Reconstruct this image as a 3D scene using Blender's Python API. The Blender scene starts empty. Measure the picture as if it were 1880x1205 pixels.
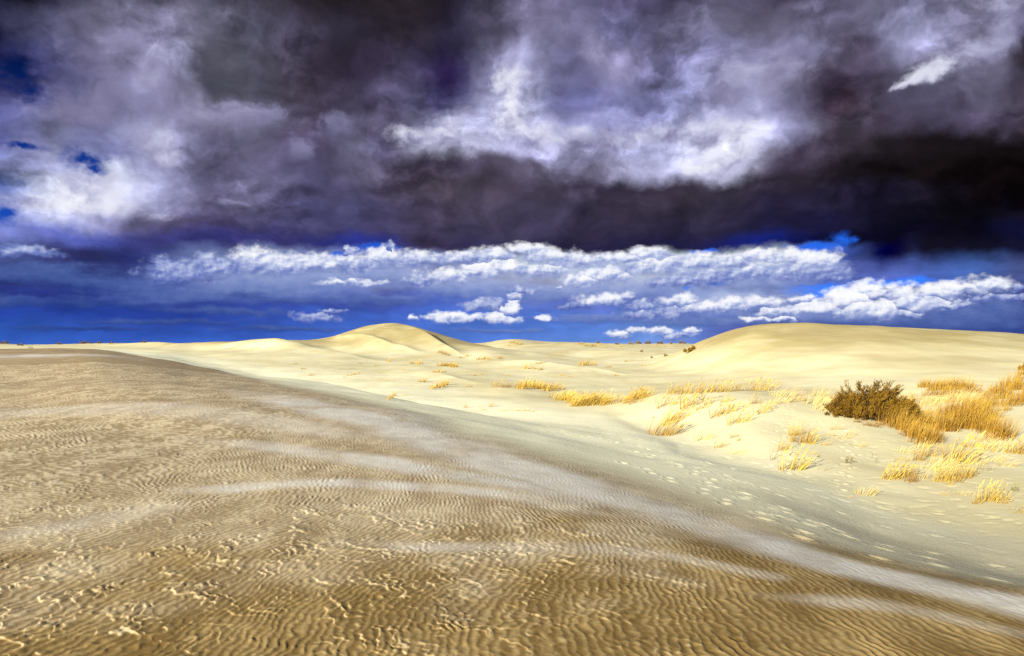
import bpy, math, random
import numpy as np
from mathutils import Vector

# ------------------------------------------------------------------ view
FPX = 1475.0            # focal length in photo pixels (photo is 1880 wide)
HOR = 632.0             # row of the eye-level line in the photo
EXPO = 1.55
TILT = math.atan((HOR - 602.5) / FPX)
SUN_AZ = math.radians(-147.0)     # direction towards the sun, clockwise from +Y: behind the camera, left
SUN_EL = math.radians(15.5)

scene = bpy.context.scene
COL = scene.collection
scene.view_settings.view_transform = 'Standard'
scene.view_settings.look = 'None'
scene.view_settings.gamma = 1.0
scene.view_settings.use_curve_mapping = False
scene.view_settings.exposure = EXPO

cam_d = bpy.data.cameras.new('camera')
cam = bpy.data.objects.new('camera', cam_d)
COL.objects.link(cam)
cam.location = (0, 0, 0)
cam.rotation_euler = (math.radians(90) + TILT, 0, 0)
cam_d.sensor_width = 36.0
cam_d.lens = 36.0 * FPX / 1880.0
cam_d.clip_start = 0.05
cam_d.clip_end = 20000
scene.camera = cam
scene.cycles.max_bounces = 5
scene.cycles.diffuse_bounces = 3
scene.cycles.transmission_bounces = 2
scene.cycles.transparent_max_bounces = 4
scene.cycles.use_denoising = False
scene.cycles.use_adaptive_sampling = True
scene.cycles.adaptive_threshold = 0.012


def lin(c):
    c = c / 255.0
    return c / 12.92 if c <= 0.04045 else ((c + 0.055) / 1.055) ** 2.4


def lrgb(t):
    return tuple(lin(c) for c in t)


# ------------------------------------------------------------------ node arithmetic
class S:
    """A float or vector socket with arithmetic."""
    nt = None

    def __init__(self, sock):
        self.s = sock

    @staticmethod
    def put(inp, v):
        if isinstance(v, S):
            S.nt.links.new(v.s, inp)
        else:
            inp.default_value = v

    @staticmethod
    def m(op, *a, clamp=False):
        n = S.nt.nodes.new('ShaderNodeMath')
        n.operation = op
        n.use_clamp = clamp
        for i, v in enumerate(a):
            S.put(n.inputs[i], v)
        return S(n.outputs[0])

    def __add__(self, o): return S.m('ADD', self, o)
    __radd__ = __add__
    def __sub__(self, o): return S.m('SUBTRACT', self, o)
    def __rsub__(self, o): return S.m('SUBTRACT', o, self)
    def __mul__(self, o): return S.m('MULTIPLY', self, o)
    __rmul__ = __mul__
    def __truediv__(self, o): return S.m('DIVIDE', self, o)
    def min(self, o): return S.m('MINIMUM', self, o)
    def max(self, o): return S.m('MAXIMUM', self, o)
    def lt(self, o): return S.m('LESS_THAN', self, o)
    def pow(self, o): return S.m('POWER', self, o)


def new_node(t, **kw):
    n = S.nt.nodes.new(t)
    for k, v in kw.items():
        setattr(n, k, v)
    return n


def vec(x, y, z=0.0):
    n = new_node('ShaderNodeCombineXYZ')
    for i, v in enumerate((x, y, z)):
        S.put(n.inputs[i], v)
    return S(n.outputs[0])


def xyz(v):
    n = new_node('ShaderNodeSeparateXYZ')
    S.put(n.inputs[0], v)
    return S(n.outputs[0]), S(n.outputs[1]), S(n.outputs[2])


def vmath(op, *a, out=0):
    n = new_node('ShaderNodeVectorMath', operation=op)
    for i, v in enumerate(a):
        if isinstance(v, S):
            S.nt.links.new(v.s, n.inputs[i])
        else:
            n.inputs[i].default_value = v
    return S(n.outputs[out])


def noise(v, scale, detail=6.0, rough=0.55, lac=2.0, kind='FBM', dims='3D', dist=0.0, colour=False):
    n = new_node('ShaderNodeTexNoise', noise_dimensions=dims, noise_type=kind)
    if v is not None:
        S.put(n.inputs['Vector'], v)
    n.inputs['Scale'].default_value = scale
    n.inputs['Detail'].default_value = detail
    n.inputs['Roughness'].default_value = rough
    n.inputs['Lacunarity'].default_value = lac
    n.inputs['Distortion'].default_value = dist
    if colour:
        return S(n.outputs['Color'])
    return S(n.outputs[0])


def sstep(v, a, b, lo=0.0, hi=1.0, kind='SMOOTHSTEP'):
    n = new_node('ShaderNodeMapRange', interpolation_type=kind)
    S.put(n.inputs['Value'], v)
    for k, q in (('From Min', a), ('From Max', b), ('To Min', lo), ('To Max', hi)):
        S.put(n.inputs[k], q)
    return S(n.outputs[0])


def mixc(f, a, b, blend='MIX'):
    n = new_node('ShaderNodeMix', data_type='RGBA', blend_type=blend)
    S.put(n.inputs[0], f)
    for i, v in ((6, a), (7, b)):
        if isinstance(v, S):
            S.nt.links.new(v.s, n.inputs[i])
        else:
            n.inputs[i].default_value = tuple(v)[:3] + (1.0,)
    return S(n.outputs[2])


def mixf(f, a, b):
    n = new_node('ShaderNodeMix', data_type='FLOAT')
    S.put(n.inputs[0], f)
    S.put(n.inputs[2], a)
    S.put(n.inputs[3], b)
    return S(n.outputs[0])

# ------------------------------------------------------------------ the sky: a daylight sky under torn storm cloud
world = bpy.data.worlds.new('World')
scene.world = world
world.use_nodes = True
world.cycles.sampling_method = 'MANUAL'
world.cycles.sample_map_resolution = 512
S.nt = world.node_tree
S.nt.nodes.clear()


def angles(px, py):
    """Azimuth and elevation in degrees of a direction, told by where the photo shows it."""
    x, yv = (px - 940.0) / FPX, (602.5 - py) / FPX
    y = math.cos(TILT) - math.sin(TILT) * yv
    z = math.sin(TILT) + math.cos(TILT) * yv
    return math.degrees(math.atan2(x, y)), math.degrees(math.atan2(z, math.hypot(x, y)))


ROWS = {   # broad tones of the cloud deck, 21 azimuths per elevation
    -70: "16,12,16 20,16,22 61,57,75 73,71,91 60,57,71 43,39,47 41,35,44 35,30,37 39,35,45 49,45,63 80,75,103 90,86,112 78,75,102 74,70,93 75,72,94 68,64,81 70,64,83 71,66,86 81,77,105 95,92,119 108,106,133",
    0: "4,3,10 12,10,20 65,62,80 88,85,111 66,62,78 45,39,46 42,35,42 36,30,36 43,36,44 50,46,63 97,92,118 108,103,137 86,80,112 82,77,107 86,81,107 72,66,87 72,66,87 75,70,91 91,88,112 112,110,141 128,126,158",
    60: "4,3,14 14,12,33 93,90,113 95,92,114 95,93,113 75,73,91 67,62,81 51,46,61 45,39,51 48,45,66 95,90,116 118,114,146 112,110,151 98,95,125 95,92,116 100,96,120 107,103,132 105,102,128 118,116,147 100,96,121 70,66,82",
    120: "8,8,38 87,86,116 116,113,142 135,132,165 96,95,113 73,71,86 66,60,78 56,48,68 59,54,79 71,66,101 171,170,209 113,111,150 134,130,165 111,108,147 129,127,165 133,129,164 106,102,126 85,79,103 161,161,200 118,115,143 60,57,68",
    180: "28,30,75 80,80,124 121,117,150 147,144,180 86,86,104 74,73,88 68,61,78 66,60,82 81,77,108 104,102,144 206,208,245 119,120,165 125,126,173 132,133,181 162,164,207 145,142,175 79,72,94 72,65,85 105,101,126 118,114,142 59,54,66",
    225: "73,68,110 96,95,140 115,113,147 139,136,173 122,118,145 138,135,167 72,64,86 95,90,117 96,92,120 172,173,215 206,208,245 151,151,195 159,160,208 165,167,216 193,195,237 151,149,188 73,65,86 65,58,74 89,86,111 104,100,125 71,64,80",
    270: "98,102,160 105,105,138 127,128,169 179,179,219 119,116,150 101,97,125 74,66,93 114,111,142 95,92,116 214,215,249 194,195,237 162,161,200 176,177,219 194,197,238 230,233,258 182,182,222 98,94,116 70,62,79 72,66,87 74,67,90 55,47,59",
    310: "103,109,177 111,113,150 124,128,177 141,141,178 100,97,128 94,90,119 81,76,106 95,90,117 75,66,87 81,73,96 93,86,108 112,107,135 126,123,151 200,200,240 214,214,248 106,101,124 70,62,79 47,41,50 33,27,32 27,22,26 18,13,15",
    350: "119,125,180 186,191,235 228,234,258 181,183,225 107,105,138 103,100,131 81,78,112 78,73,102 68,61,78 67,60,74 71,63,81 66,59,78 61,54,73 59,51,67 62,56,73 55,48,64 41,34,45 24,19,23 20,15,17 15,10,11 11,6,8",
    390: "90,112,188 230,237,260 215,220,250 172,173,214 112,108,141 97,93,124 77,74,112 75,72,109 71,64,91 66,59,79 71,65,89 59,54,77 54,47,65 50,44,62 46,41,59 40,35,59 34,30,51 27,23,43 21,18,31 12,8,13 8,5,7",
    425: "173,181,229 202,208,244 140,140,183 92,89,121 82,76,111 78,73,109 76,73,113 74,70,112 68,61,91 63,59,87 65,60,87 54,49,75 49,44,67 44,39,63 43,39,64 36,33,63 30,28,60 19,17,36 14,13,24 9,8,15 15,13,26",
    455: "121,132,202 95,105,182 71,81,159 63,65,129 56,56,121 50,49,106 50,49,106 43,52,136 52,47,82 52,47,80 49,46,82 40,36,68 36,32,63 33,31,67 27,28,78 26,38,126 16,16,51 13,12,38 11,9,26 11,9,26 18,19,55",
    480: "78,88,142 56,61,114 47,52,105 56,66,128 101,115,162 117,131,177 121,134,181 112,126,179 117,128,181 143,156,199 183,197,220 200,214,227 185,199,222 200,214,227 202,216,227 216,227,231 105,123,178 35,43,92 21,20,44 19,18,37 23,23,52",
    520: "53,63,126 47,55,116 51,63,130 85,100,162 132,145,190 123,139,188 121,137,188 126,139,190 132,142,192 156,167,207 169,178,214 172,180,216 191,199,225 189,197,220 163,173,201 137,148,186 84,100,176 84,100,176 76,96,172 71,102,176 73,86,142",
    550: "41,54,130 41,54,130 44,59,135 51,66,144 53,69,150 51,68,150 60,77,164 68,84,174 69,86,178 82,107,194 98,120,200 94,112,192 103,118,194 114,132,200 120,141,206 107,125,190 105,123,184 103,118,180 94,107,168 78,91,148 69,79,138",
    580: "38,67,160 40,66,158 40,66,158 42,68,160 44,70,164 51,79,172 58,88,182 64,97,190 69,102,194 76,111,202 78,113,202 80,116,202 85,118,202 94,125,202 91,113,188 78,97,168 71,88,158 69,86,154 64,79,148 56,70,138 56,70,138",
    610: "49,90,186 49,88,182 46,82,178 49,85,182 51,88,184 54,90,186 61,98,192 68,106,199 74,112,204 81,122,212 84,125,214 89,130,216 100,140,220 108,148,222 89,108,184 76,90,163 68,82,157 62,78,151 59,75,147 57,72,145 57,72,145",
    640: "59,105,198 59,102,196 57,100,194 59,102,196 62,105,198 65,108,200 70,112,204 78,120,210 84,125,212 92,132,218 97,138,220 105,145,222 113,152,226 116,155,226 100,125,198 84,105,180 73,92,167 68,88,161 65,85,157 62,82,155 62,82,155",
}
ROWX = [94.0 * i for i in range(21)]
AZ_LO, AZ_HI = -36.0, 36.0

# lit heaps of cumulus: (px, py, half width, half height, brightness)
HEAPS = [
    # long bright bank under the dark deck
    (330, 505, 62, 24, .62), (400, 492, 55, 20, .72), (470, 482, 50, 22, .95), (520, 488, 48, 20, .9), (575, 484, 46, 16, .95),
    (650, 486, 50, 18, .9), (716, 474, 40, 17, 1.), (770, 476, 60, 12, .95), (840, 474, 60, 11, .9), (905, 468, 52, 13, 1.),
    (970, 460, 48, 12, 1.05), (1010, 470, 60, 13, 1.), (820, 508, 62, 14, 1.), (880, 498, 50, 16, 1.05), (930, 490, 46, 15, 1.05),
    (760, 518, 30, 8, .8), (990, 498, 60, 12, .95), (1075, 516, 42, 14, 1.02), (1110, 506, 55, 14, .95), (1060, 480, 70, 14, .95),
    (1140, 476, 66, 13, 1.), (1190, 468, 50, 11, 1.), (1210, 490, 80, 17, .95), (1265, 482, 60, 15, .95), (1330, 482, 70, 15, .95),
    (1395, 472, 52, 12, 1.), (1450, 472, 50, 12, 1.1), (1500, 478, 42, 14, 1.05), (1390, 500, 70, 16, .8), (1470, 502, 66, 16, .75),
    (1300, 512, 70, 16, .7), (1530, 508, 34, 14, .6), (1240, 520, 60, 12, .7),
    # slips and small heaps lower down
    (642, 520, 66, 6, .95), (640, 463, 11, 10, .85), (718, 455, 9, 11, .7),
    (582, 584, 42, 11, .7), (605, 574, 26, 7, .6), (757, 584, 11, 8, 1.), (806, 584, 32, 11, 1.08), (850, 583, 40, 11, 1.1),
    (915, 585, 42, 13, 1.1), (938, 568, 22, 20, 1.1), (890, 562, 44, 16, .75), (942, 545, 14, 12, .9), (955, 533, 30, 7, .8),
    (998, 587, 22, 8, 1.08), (1022, 530, 9, 6, .9),
    (1110, 552, 52, 14, 1.02), (1150, 546, 22, 11, .9), (1180, 560, 22, 12, .8), (1060, 563, 40, 8, .55),
    # right hand bank
    (1245, 552, 44, 14, 1.05), (1290, 566, 52, 15, 1.05), (1340, 560, 46, 15, 1.02), (1390, 556, 46, 14, 1.05), (1230, 575, 60, 14, .75),
    (1180, 580, 50, 12, .7), (1440, 572, 52, 14, 1.), (1500, 566, 55, 16, 1.05), (1470, 552, 30, 8, 1.05), (1560, 548, 46, 27, 1.25),
    (1595, 534, 36, 18, 1.25), (1600, 568, 74, 22, 1.12), (1650, 540, 40, 18, 1.1), (1680, 556, 56, 22, 1.), (1725, 538, 50, 17, 1.1),
    (1770, 530, 50, 15, 1.15), (1815, 524, 34, 12, 1.05), (1660, 576, 40, 10, .9), (1755, 558, 38, 7, .85), (1840, 546, 44, 8, .75), (40, 462, 50, 9, .62), (1872, 530, 20, 8, .7),
    (1385, 588, 26, 6, 1.), (1430, 586, 30, 5, 1.),
    (1140, 615, 30, 9, 1.02), (1175, 607, 26, 9, 1.), (1215, 608, 24, 10, 1.02), (1268, 608, 16, 9, 1.05), (1240, 618, 50, 7, .8),
]
# soft lit shreds in the dark deck
SHREDS = [(62, 398, 56, 28, .84), (112, 390, 66, 36, .92), (185, 368, 66, 46, .88), (235, 396, 62, 26, .78), (160, 335, 40, 24, .8), (110, 418, 72, 11, .98),
          (785, 252, 60, 24, .85), (828, 236, 40, 24, .8), (930, 148, 32, 34, 1.0), (940, 195, 24, 40, .98), (935, 232, 30, 30, .95), (912, 160, 18, 30, .85), (960, 135, 24, 18, .85), (855, 205, 34, 14, .7), (865, 262, 66, 20, .78), (985, 250, 60, 24, .75),
          (1090, 258, 110, 24, .74), (1200, 246, 60, 26, .78), (1290, 244, 62, 34, .78), (1350, 258, 56, 46, .90), (1330, 290, 60, 26, .84), (1284, 308, 44, 15, 1.12),
          (1695, 142, 34, 16, 1.0), (1728, 122, 44, 17, .95), (1800, 92, 60, 20, .72), (1668, 158, 18, 8, .9), (430, 208, 76, 24, .66), (480, 206, 40, 18, .7), (286, 140, 30, 50, .64), (292, 262, 34, 36, .8), (310, 290, 26, 30, .66),
          (615, 232, 34, 34, .52), (560, 280, 26, 26, .5), (425, 374, 40, 10, .58), (1085, 95, 28, 36, .66), (1060, 50, 34, 30, .58), (1400, 130, 90, 24, .68), (1470, 90, 70, 20, .6), (1330, 170, 60, 30, .66), (1860, 40, 50, 50, .62), (160, 210, 70, 30, .56), (200, 185, 60, 26, .54)]
# dim, soft banks of distant cloud behind the lit heaps
BANKS = [(50, 498, 130, 20, .36), (210, 522, 140, 16, .33), (90, 556, 170, 12, .28), (330, 536, 130, 22, .48), (470, 520, 120, 24, .62), (600, 512, 110, 24, .66), (560, 548, 130, 14, .44), (720, 505, 90, 24, .66),
         (720, 552, 110, 12, .46), (880, 530, 150, 20, .62), (1040, 540, 130, 20, .60), (1180, 530, 150, 24, .66), (1360, 515, 140, 26, .70), (1480, 505, 80, 24, .70), (1090, 585, 110, 12, .52), (1280, 590, 120, 12, .50),
         (1330, 555, 130, 20, .72), (1500, 582, 150, 14, .60), (1640, 590, 150, 12, .46), (1800, 575, 110, 30, .44), (1720, 600, 160, 12, .36), (300, 592, 170, 7, .30), (520, 604, 120, 6, .33), (160, 604, 130, 5, .27), (920, 608, 120, 6, .5), (420, 572, 120, 8, .36)]
# open blue gaps: (px, py, half width, half height)
GAPS = [(22, 130, 46, 36), (55, 172, 40, 20), (148, 292, 34, 20), (168, 308, 20, 14), (38, 268, 36, 6), (10, 392, 26, 22), 
        (1500, 452, 52, 10), (1545, 438, 18, 14), (1530, 532, 75, 17), (1640, 519, 110, 9), (1290, 462, 30, 5), (1312, 520, 22, 5), (1265, 527, 12, 5), (690, 455, 50, 9), (620, 468, 40, 6)]


def build_sky():
    tc = new_node('ShaderNodeTexCoord')
    d = vmath('NORMALIZE', S(tc.outputs['Generated']))
    dx, dy, dz = xyz(d)
    az = S.m('ARCTAN2', dx, dy) * (180 / math.pi)
    el = S.m('ARCSINE', dz) * (180 / math.pi)

    sky = new_node('ShaderNodeTexSky', sky_type='NISHITA', sun_disc=False)
    sky.sun_elevation = SUN_EL
    sky.sun_rotation = SUN_AZ
    sky.air_density, sky.dust_density, sky.ozone_density = 1.0, 0.3, 2.5
    sky.altitude = 300

    # how strongly features stretch: near the horizon clouds are seen edge on
    eg = el + 5.0 * (1.0 - S.m('EXPONENT', el * -0.25))
    base_p = vec(az, eg, 0.0)
    n1 = noise(base_p, 0.13, 5, 0.55, colour=True)
    w1 = vmath('SUBTRACT', n1, (0.5, 0.5, 0.5))
    n2 = noise(vmath('ADD', base_p, (31.0, 7.0, 3.0)), 0.5, 5, 0.58, colour=True)
    w2 = vmath('SUBTRACT', n2, (0.5, 0.5, 0.5))
    amp = sstep(el, 0.0, 13.0, 0.30, 1.0, 'LINEAR')
    w1x, w1y, w1z = xyz(w1)
    w2x, w2y, w2z = xyz(w2)
    wx = (w1x * 5.0 + w2x * 2.2) * sstep(el, 0.0, 13.0, 0.75, 1.0, 'LINEAR')
    wy = (w1y * 4.2 + w2y * 1.7) * amp
    ax, ey = az + wx, el + wy

    # broad tones
    fx = (ax - AZ_LO) / (AZ_HI - AZ_LO)
    fx = S.m('PINGPONG', fx, 1.0)
    col = None
    prev = None
    for py in sorted(ROWS, reverse=True):
        r = new_node('ShaderNodeValToRGB')
        r.color_ramp.interpolation = 'CARDINAL'
        stops = []
        for px, c in zip(ROWX, ROWS[py].split()):
            a = angles(px, max(py, 0))[0]
            stops.append(((a - AZ_LO) / (AZ_HI - AZ_LO), lrgb([float(v) for v in c.split(',')])))
        el_ = r.color_ramp.elements
        while len(el_) > 1:
            el_.remove(el_[0])
        el_[0].position = stops[0][0]
        el_[0].color = stops[0][1] + (1,)
        for p, c in stops[1:]:
            e = el_.new(p)
            e.color = c + (1,)
        S.put(r.inputs[0], fx)
        e_here = angles(940, py)[1]
        rc = S(r.outputs[0])
        if col is None:
            col = rc
        else:
            col = mixc(sstep(ey, prev, e_here), col, rc)
        prev = e_here

    # wispy relief inside the deck: noise against the same noise a step towards the light
    rp = vec(az * 0.75 + w1x * 5.0, eg + w1y * 5.0, 4.0)
    ra = noise(rp, 0.24, 8, 0.52)
    rb = noise(vmath('ADD', rp, (0.75, -0.75, 0.0)), 0.24, 4, 0.5)
    rel = (ra - rb)
    fine = noise(vmath('ADD', rp, (5.0, 9.0, 0.0)), 1.0, 8, 0.62)
    streak = noise(vec(az * 0.16 + w2x * 0.5, el * 1.25 + w2y * 0.7, 6.0), 1.0, 6, 0.58)
    def puffs(v):
        n = new_node('ShaderNodeTexVoronoi', voronoi_dimensions='2D', feature='F1')
        S.put(n.inputs['Vector'], v)
        n.inputs['Scale'].default_value = 0.34
        n.inputs['Detail'].default_value = 3.0
        n.inputs['Roughness'].default_value = 0.55
        n.inputs['Lacunarity'].default_value = 2.1
        return S(n.outputs['Distance'])
    pv = vec(az * 0.8 + w1x * 3.0 + w2x * 2.2, eg * 1.1 + w1y * 3.0 + w2y * 2.2, 0.0)
    billow = puffs(vmath('ADD', pv, (0.55, -0.75, 0.0))) - puffs(pv)
    bmask = sstep(noise(vmath('ADD', base_p, (60.0, 3.0, 0.0)), 0.16, 3, 0.5), 0.40, 0.62) * sstep(el, 5.0, 10.0)
    rel = rel + billow * bmask * 0.42
    gain = S.m('EXPONENT', (rel * 2.25 + (fine - 0.5) * 0.85 + (streak - 0.5) * sstep(el, 11.0, 4.0, 0.0, 1.1)) * sstep(el, 0.5, 9.0, 0.35, 1.0, 'LINEAR'))
    col = scale(col, gain)

    # blue gaps: the clear daylight sky shows through
    clear = scale(S(sky.outputs[0]), 0.10)
    clear = scale(clear, ramp(el, [(0, (215, 215, 215)), (4.5, (190, 190, 190)), (7, (160, 160, 160)), (12.5, (120, 120, 120)), (17, (70, 70, 70)), (22, (30, 30, 30))], 0, 24))
    clear = mixc(1.0, clear, (0.045, 0.20, 0.98), 'MULTIPLY')
    edge = noise(vec(az, el * 1.5, 8.0), 0.9, 8, 0.62)
    gx, gy = az + w2x * 2.6, el + w2y * 2.0 * amp
    best, _, _ = nearest(GAPS, gx, gy)
    hole = sstep((1.0 - best) + (edge - 0.5) * 1.5, -0.25, 0.95)

    best, qy, bright = blend(SHREDS, az + w1x * 1.3 + w2x * 2.4, el + w1y * 1.0 + w2y * 1.9)
    f = (1.0 - best) + (ra - 0.5) * 1.5 + (fine - 0.5) * 1.5
    shred_a = sstep(f, -0.25, 0.75) * sstep(qy + (fine - 0.5) * 0.8, -1.2, -0.1) * 0.92
    shred_l = bright * sstep(qy, -1.0, 0.4, 0.86, 1.0) * (rel * 0.9 + (fine - 0.5) * 0.25 + 1.0)
    shredc = ramp(shred_l, [(0.2, (44, 40, 62)), (0.45, (100, 98, 132)), (0.62, (136, 132, 168)), (0.8, (186, 186, 216)), (0.95, (222, 223, 240)), (1.2, (252, 252, 255))], 0.2, 1.2)

    bk, bqy, bbr = blend(BANKS, az + w2x * 3.2 + w1x, el + w2y * 0.9)
    bf = (1.0 - bk) + (streak - 0.5) * 1.3 + (edge - 0.5) * 0.9
    bank_a = sstep(bf, -0.25, 0.75) * 0.85
    bank_l = bbr * sstep(bqy, -1.0, 0.6, 0.80, 1.10) + (edge - 0.5) * 0.22 + (streak - 0.5) * 0.22
    bankc = ramp(bank_l, [(0.15, (31, 50, 120)), (0.3, (56, 79, 147)), (0.45, (88, 110, 175)), (0.6, (124, 143, 200)), (0.8, (178, 191, 228)), (1.0, (226, 231, 248))], 0.1, 1.1)

    # sunlit cumulus heaps
    bill = noise(vec(az, el * 1.35, 2.0), 0.95, 8, 0.57)
    bill_lit = noise(vec(az + 0.16, el * 1.35 - 0.2, 2.0), 0.95, 5, 0.54)
    hp = noise(vec(az, el * 1.3, 14.0), 0.9, 3, 0.55, colour=True)
    hx_, hy_, hz_ = xyz(vmath('SUBTRACT', hp, (0.5, 0.5, 0.5)))
    hx, hy = az + hx_ * 2.2, el + hy_ * 1.0
    best, q, bright = nearest([(h[0], h[1], h[2] * (1.2 if h[1] < 525 else 1.08), h[3] * (1.45 if h[1] < 525 else 1.15), h[4]) for h in HEAPS], hx, hy)
    qx, qy, qz = xyz(q)
    f = (1.0 - best) + (bill - 0.5) * 1.35
    alpha = sstep(f, -0.08, 0.55) * sstep(qy + (edge - 0.5) * 0.6, -1.15, -0.05)
    lit = sstep(qy, -0.9, 0.7, 0.50, 1.0) * bright + (bill - bill_lit) * 1.05 + (f - 0.6) * 0.10
    # heaps sitting in the dark deck are soft; those by the horizon are crisp
    heapc = ramp(lit, [(0.25, (68, 86, 158)), (0.5, (116, 132, 196)), (0.72, (178, 189, 227)), (0.95, (240, 243, 253)), (1.15, (255, 255, 255))], 0.2, 1.2)

    k = 1.0 / (2.0 ** EXPO)
    # beyond the storm front the sky opens: clear daylight with scattered cloud, unseen and tinted to warm the fill light
    fair = scale(S(sky.outputs[0]), 0.065)
    puff = sstep(noise(vec(dx / (dz + 0.2), dy / (dz + 0.2), 3.0), 1.3, 4, 0.55), 0.40, 0.60)
    fair = mixc(puff * 0.85, fair, (0.175, 0.160, 0.145))
    edge_out = sstep(el, 25.0, 36.0).max(sstep(S.m('ABSOLUTE', az), 38.0, 58.0))

    base = scale(col, k)
    high = mixc(shred_a * sstep(el, 7.8, 8.5), base, scale(shredc, k))
    high = mixc(hole, high, clear)
    high = mixc(edge_out, high, fair)
    low = mixc(bank_a * sstep(el, 7.6, 6.6), base, scale(bankc, k))
    low = mixc(hole, low, clear)
    low = mixc(alpha * sstep(el, 7.8, 7.3), low, scale(heapc, k))
    low = mixc(edge_out, low, fair)

    def background(c):
        bg = new_node('ShaderNodeBackground')
        S.put(bg.inputs[0], c)
        bg.inputs[1].default_value = 1.0
        return bg.outputs[0]

    def choose(f, a, b):
        n = new_node('ShaderNodeMixShader')
        S.put(n.inputs[0], f)
        S.nt.links.new(a, n.inputs[1])
        S.nt.links.new(b, n.inputs[2])
        return n.outputs[0]

    front = choose(S.m('GREATER_THAN', el, 7.8), background(low), background(high))
    outside = S.m('GREATER_THAN', edge_out.max(S.m('LESS_THAN', el, -3.0)), 0.999)
    sh = choose(outside, front, background(fair))
    out = new_node('ShaderNodeOutputWorld')
    S.nt.links.new(sh, out.inputs[0])


def scale(c, k):
    n = new_node('ShaderNodeVectorMath', operation='SCALE')
    S.nt.links.new(c.s, n.inputs[0])
    S.put(n.inputs['Scale'], k)
    return S(n.outputs[0])


def ramp(v, stops, lo=0.0, hi=1.0, mode='LINEAR'):
    n = new_node('ShaderNodeValToRGB')
    n.color_ramp.interpolation = mode
    e = n.color_ramp.elements
    while len(e) > 1:
        e.remove(e[0])
    for i, (p, c) in enumerate(stops):
        p = (p - lo) / (hi - lo)
        q = e[0] if i == 0 else e.new(p)
        q.position = p
        q.color = lrgb(c) + (1,)
    S.put(n.inputs[0], (v - lo) / (hi - lo))
    return S(n.outputs[0])


def blend(items, x, y, sharp=2.2):
    """Soft union of ellipses: scaled distance, height within and brightness, all without seams."""
    p = vec(x, y, 0.0)
    W = Q = L = None
    for px, py, wx, wy, b in items:
        a0, e0 = angles(px, py)
        sx, sy = FPX * math.pi / 180 / wx, FPX * math.pi / 180 / wy
        v = vmath('MULTIPLY_ADD', p, (sx, sy, 0), (-a0 * sx, -e0 * sy, 0))
        w = S.m('EXPONENT', vmath('DOT_PRODUCT', v, v, out=1) * -sharp)
        vy = vmath('DOT_PRODUCT', v, (0.0, 1.0, 0.0), out=1)
        W = w if W is None else W + w
        Q = w * vy if Q is None else S.m('MULTIPLY_ADD', w, vy, Q)
        L = w * b if L is None else S.m('MULTIPLY_ADD', w, b, L)
    W = W + 1e-9
    return (S.m('LOGARITHM', W, math.e) * (-1.0 / sharp)).max(0.0).pow(0.5), Q / W, L / W


def nearest(items, x, y):
    """Scaled distance to the nearest ellipse of a list, the place within it and its brightness."""
    p = vec(x, y, 0.0)
    best = place = bright = None
    for it in items:
        a0, e0 = angles(it[0], it[1])
        sx, sy = FPX * math.pi / 180 / it[2], FPX * math.pi / 180 / it[3]
        v = vmath('MULTIPLY_ADD', p, (sx, sy, 0), (-a0 * sx, -e0 * sy, 0))
        ln = vmath('LENGTH', v, out=1)
        if best is None:
            best, place, bright = ln, v, it[4] if len(it) > 4 else 1.0
            continue
        if len(it) > 4:
            c = ln.lt(best)
            n = new_node('ShaderNodeMix', data_type='VECTOR')
            S.put(n.inputs[0], c)
            S.nt.links.new(place.s, n.inputs[4])
            S.nt.links.new(v.s, n.inputs[5])
            place = S(n.outputs[1])
            bright = mixf(c, bright, it[4])
        best = best.min(ln)
    return best, place, bright


build_sky()

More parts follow.
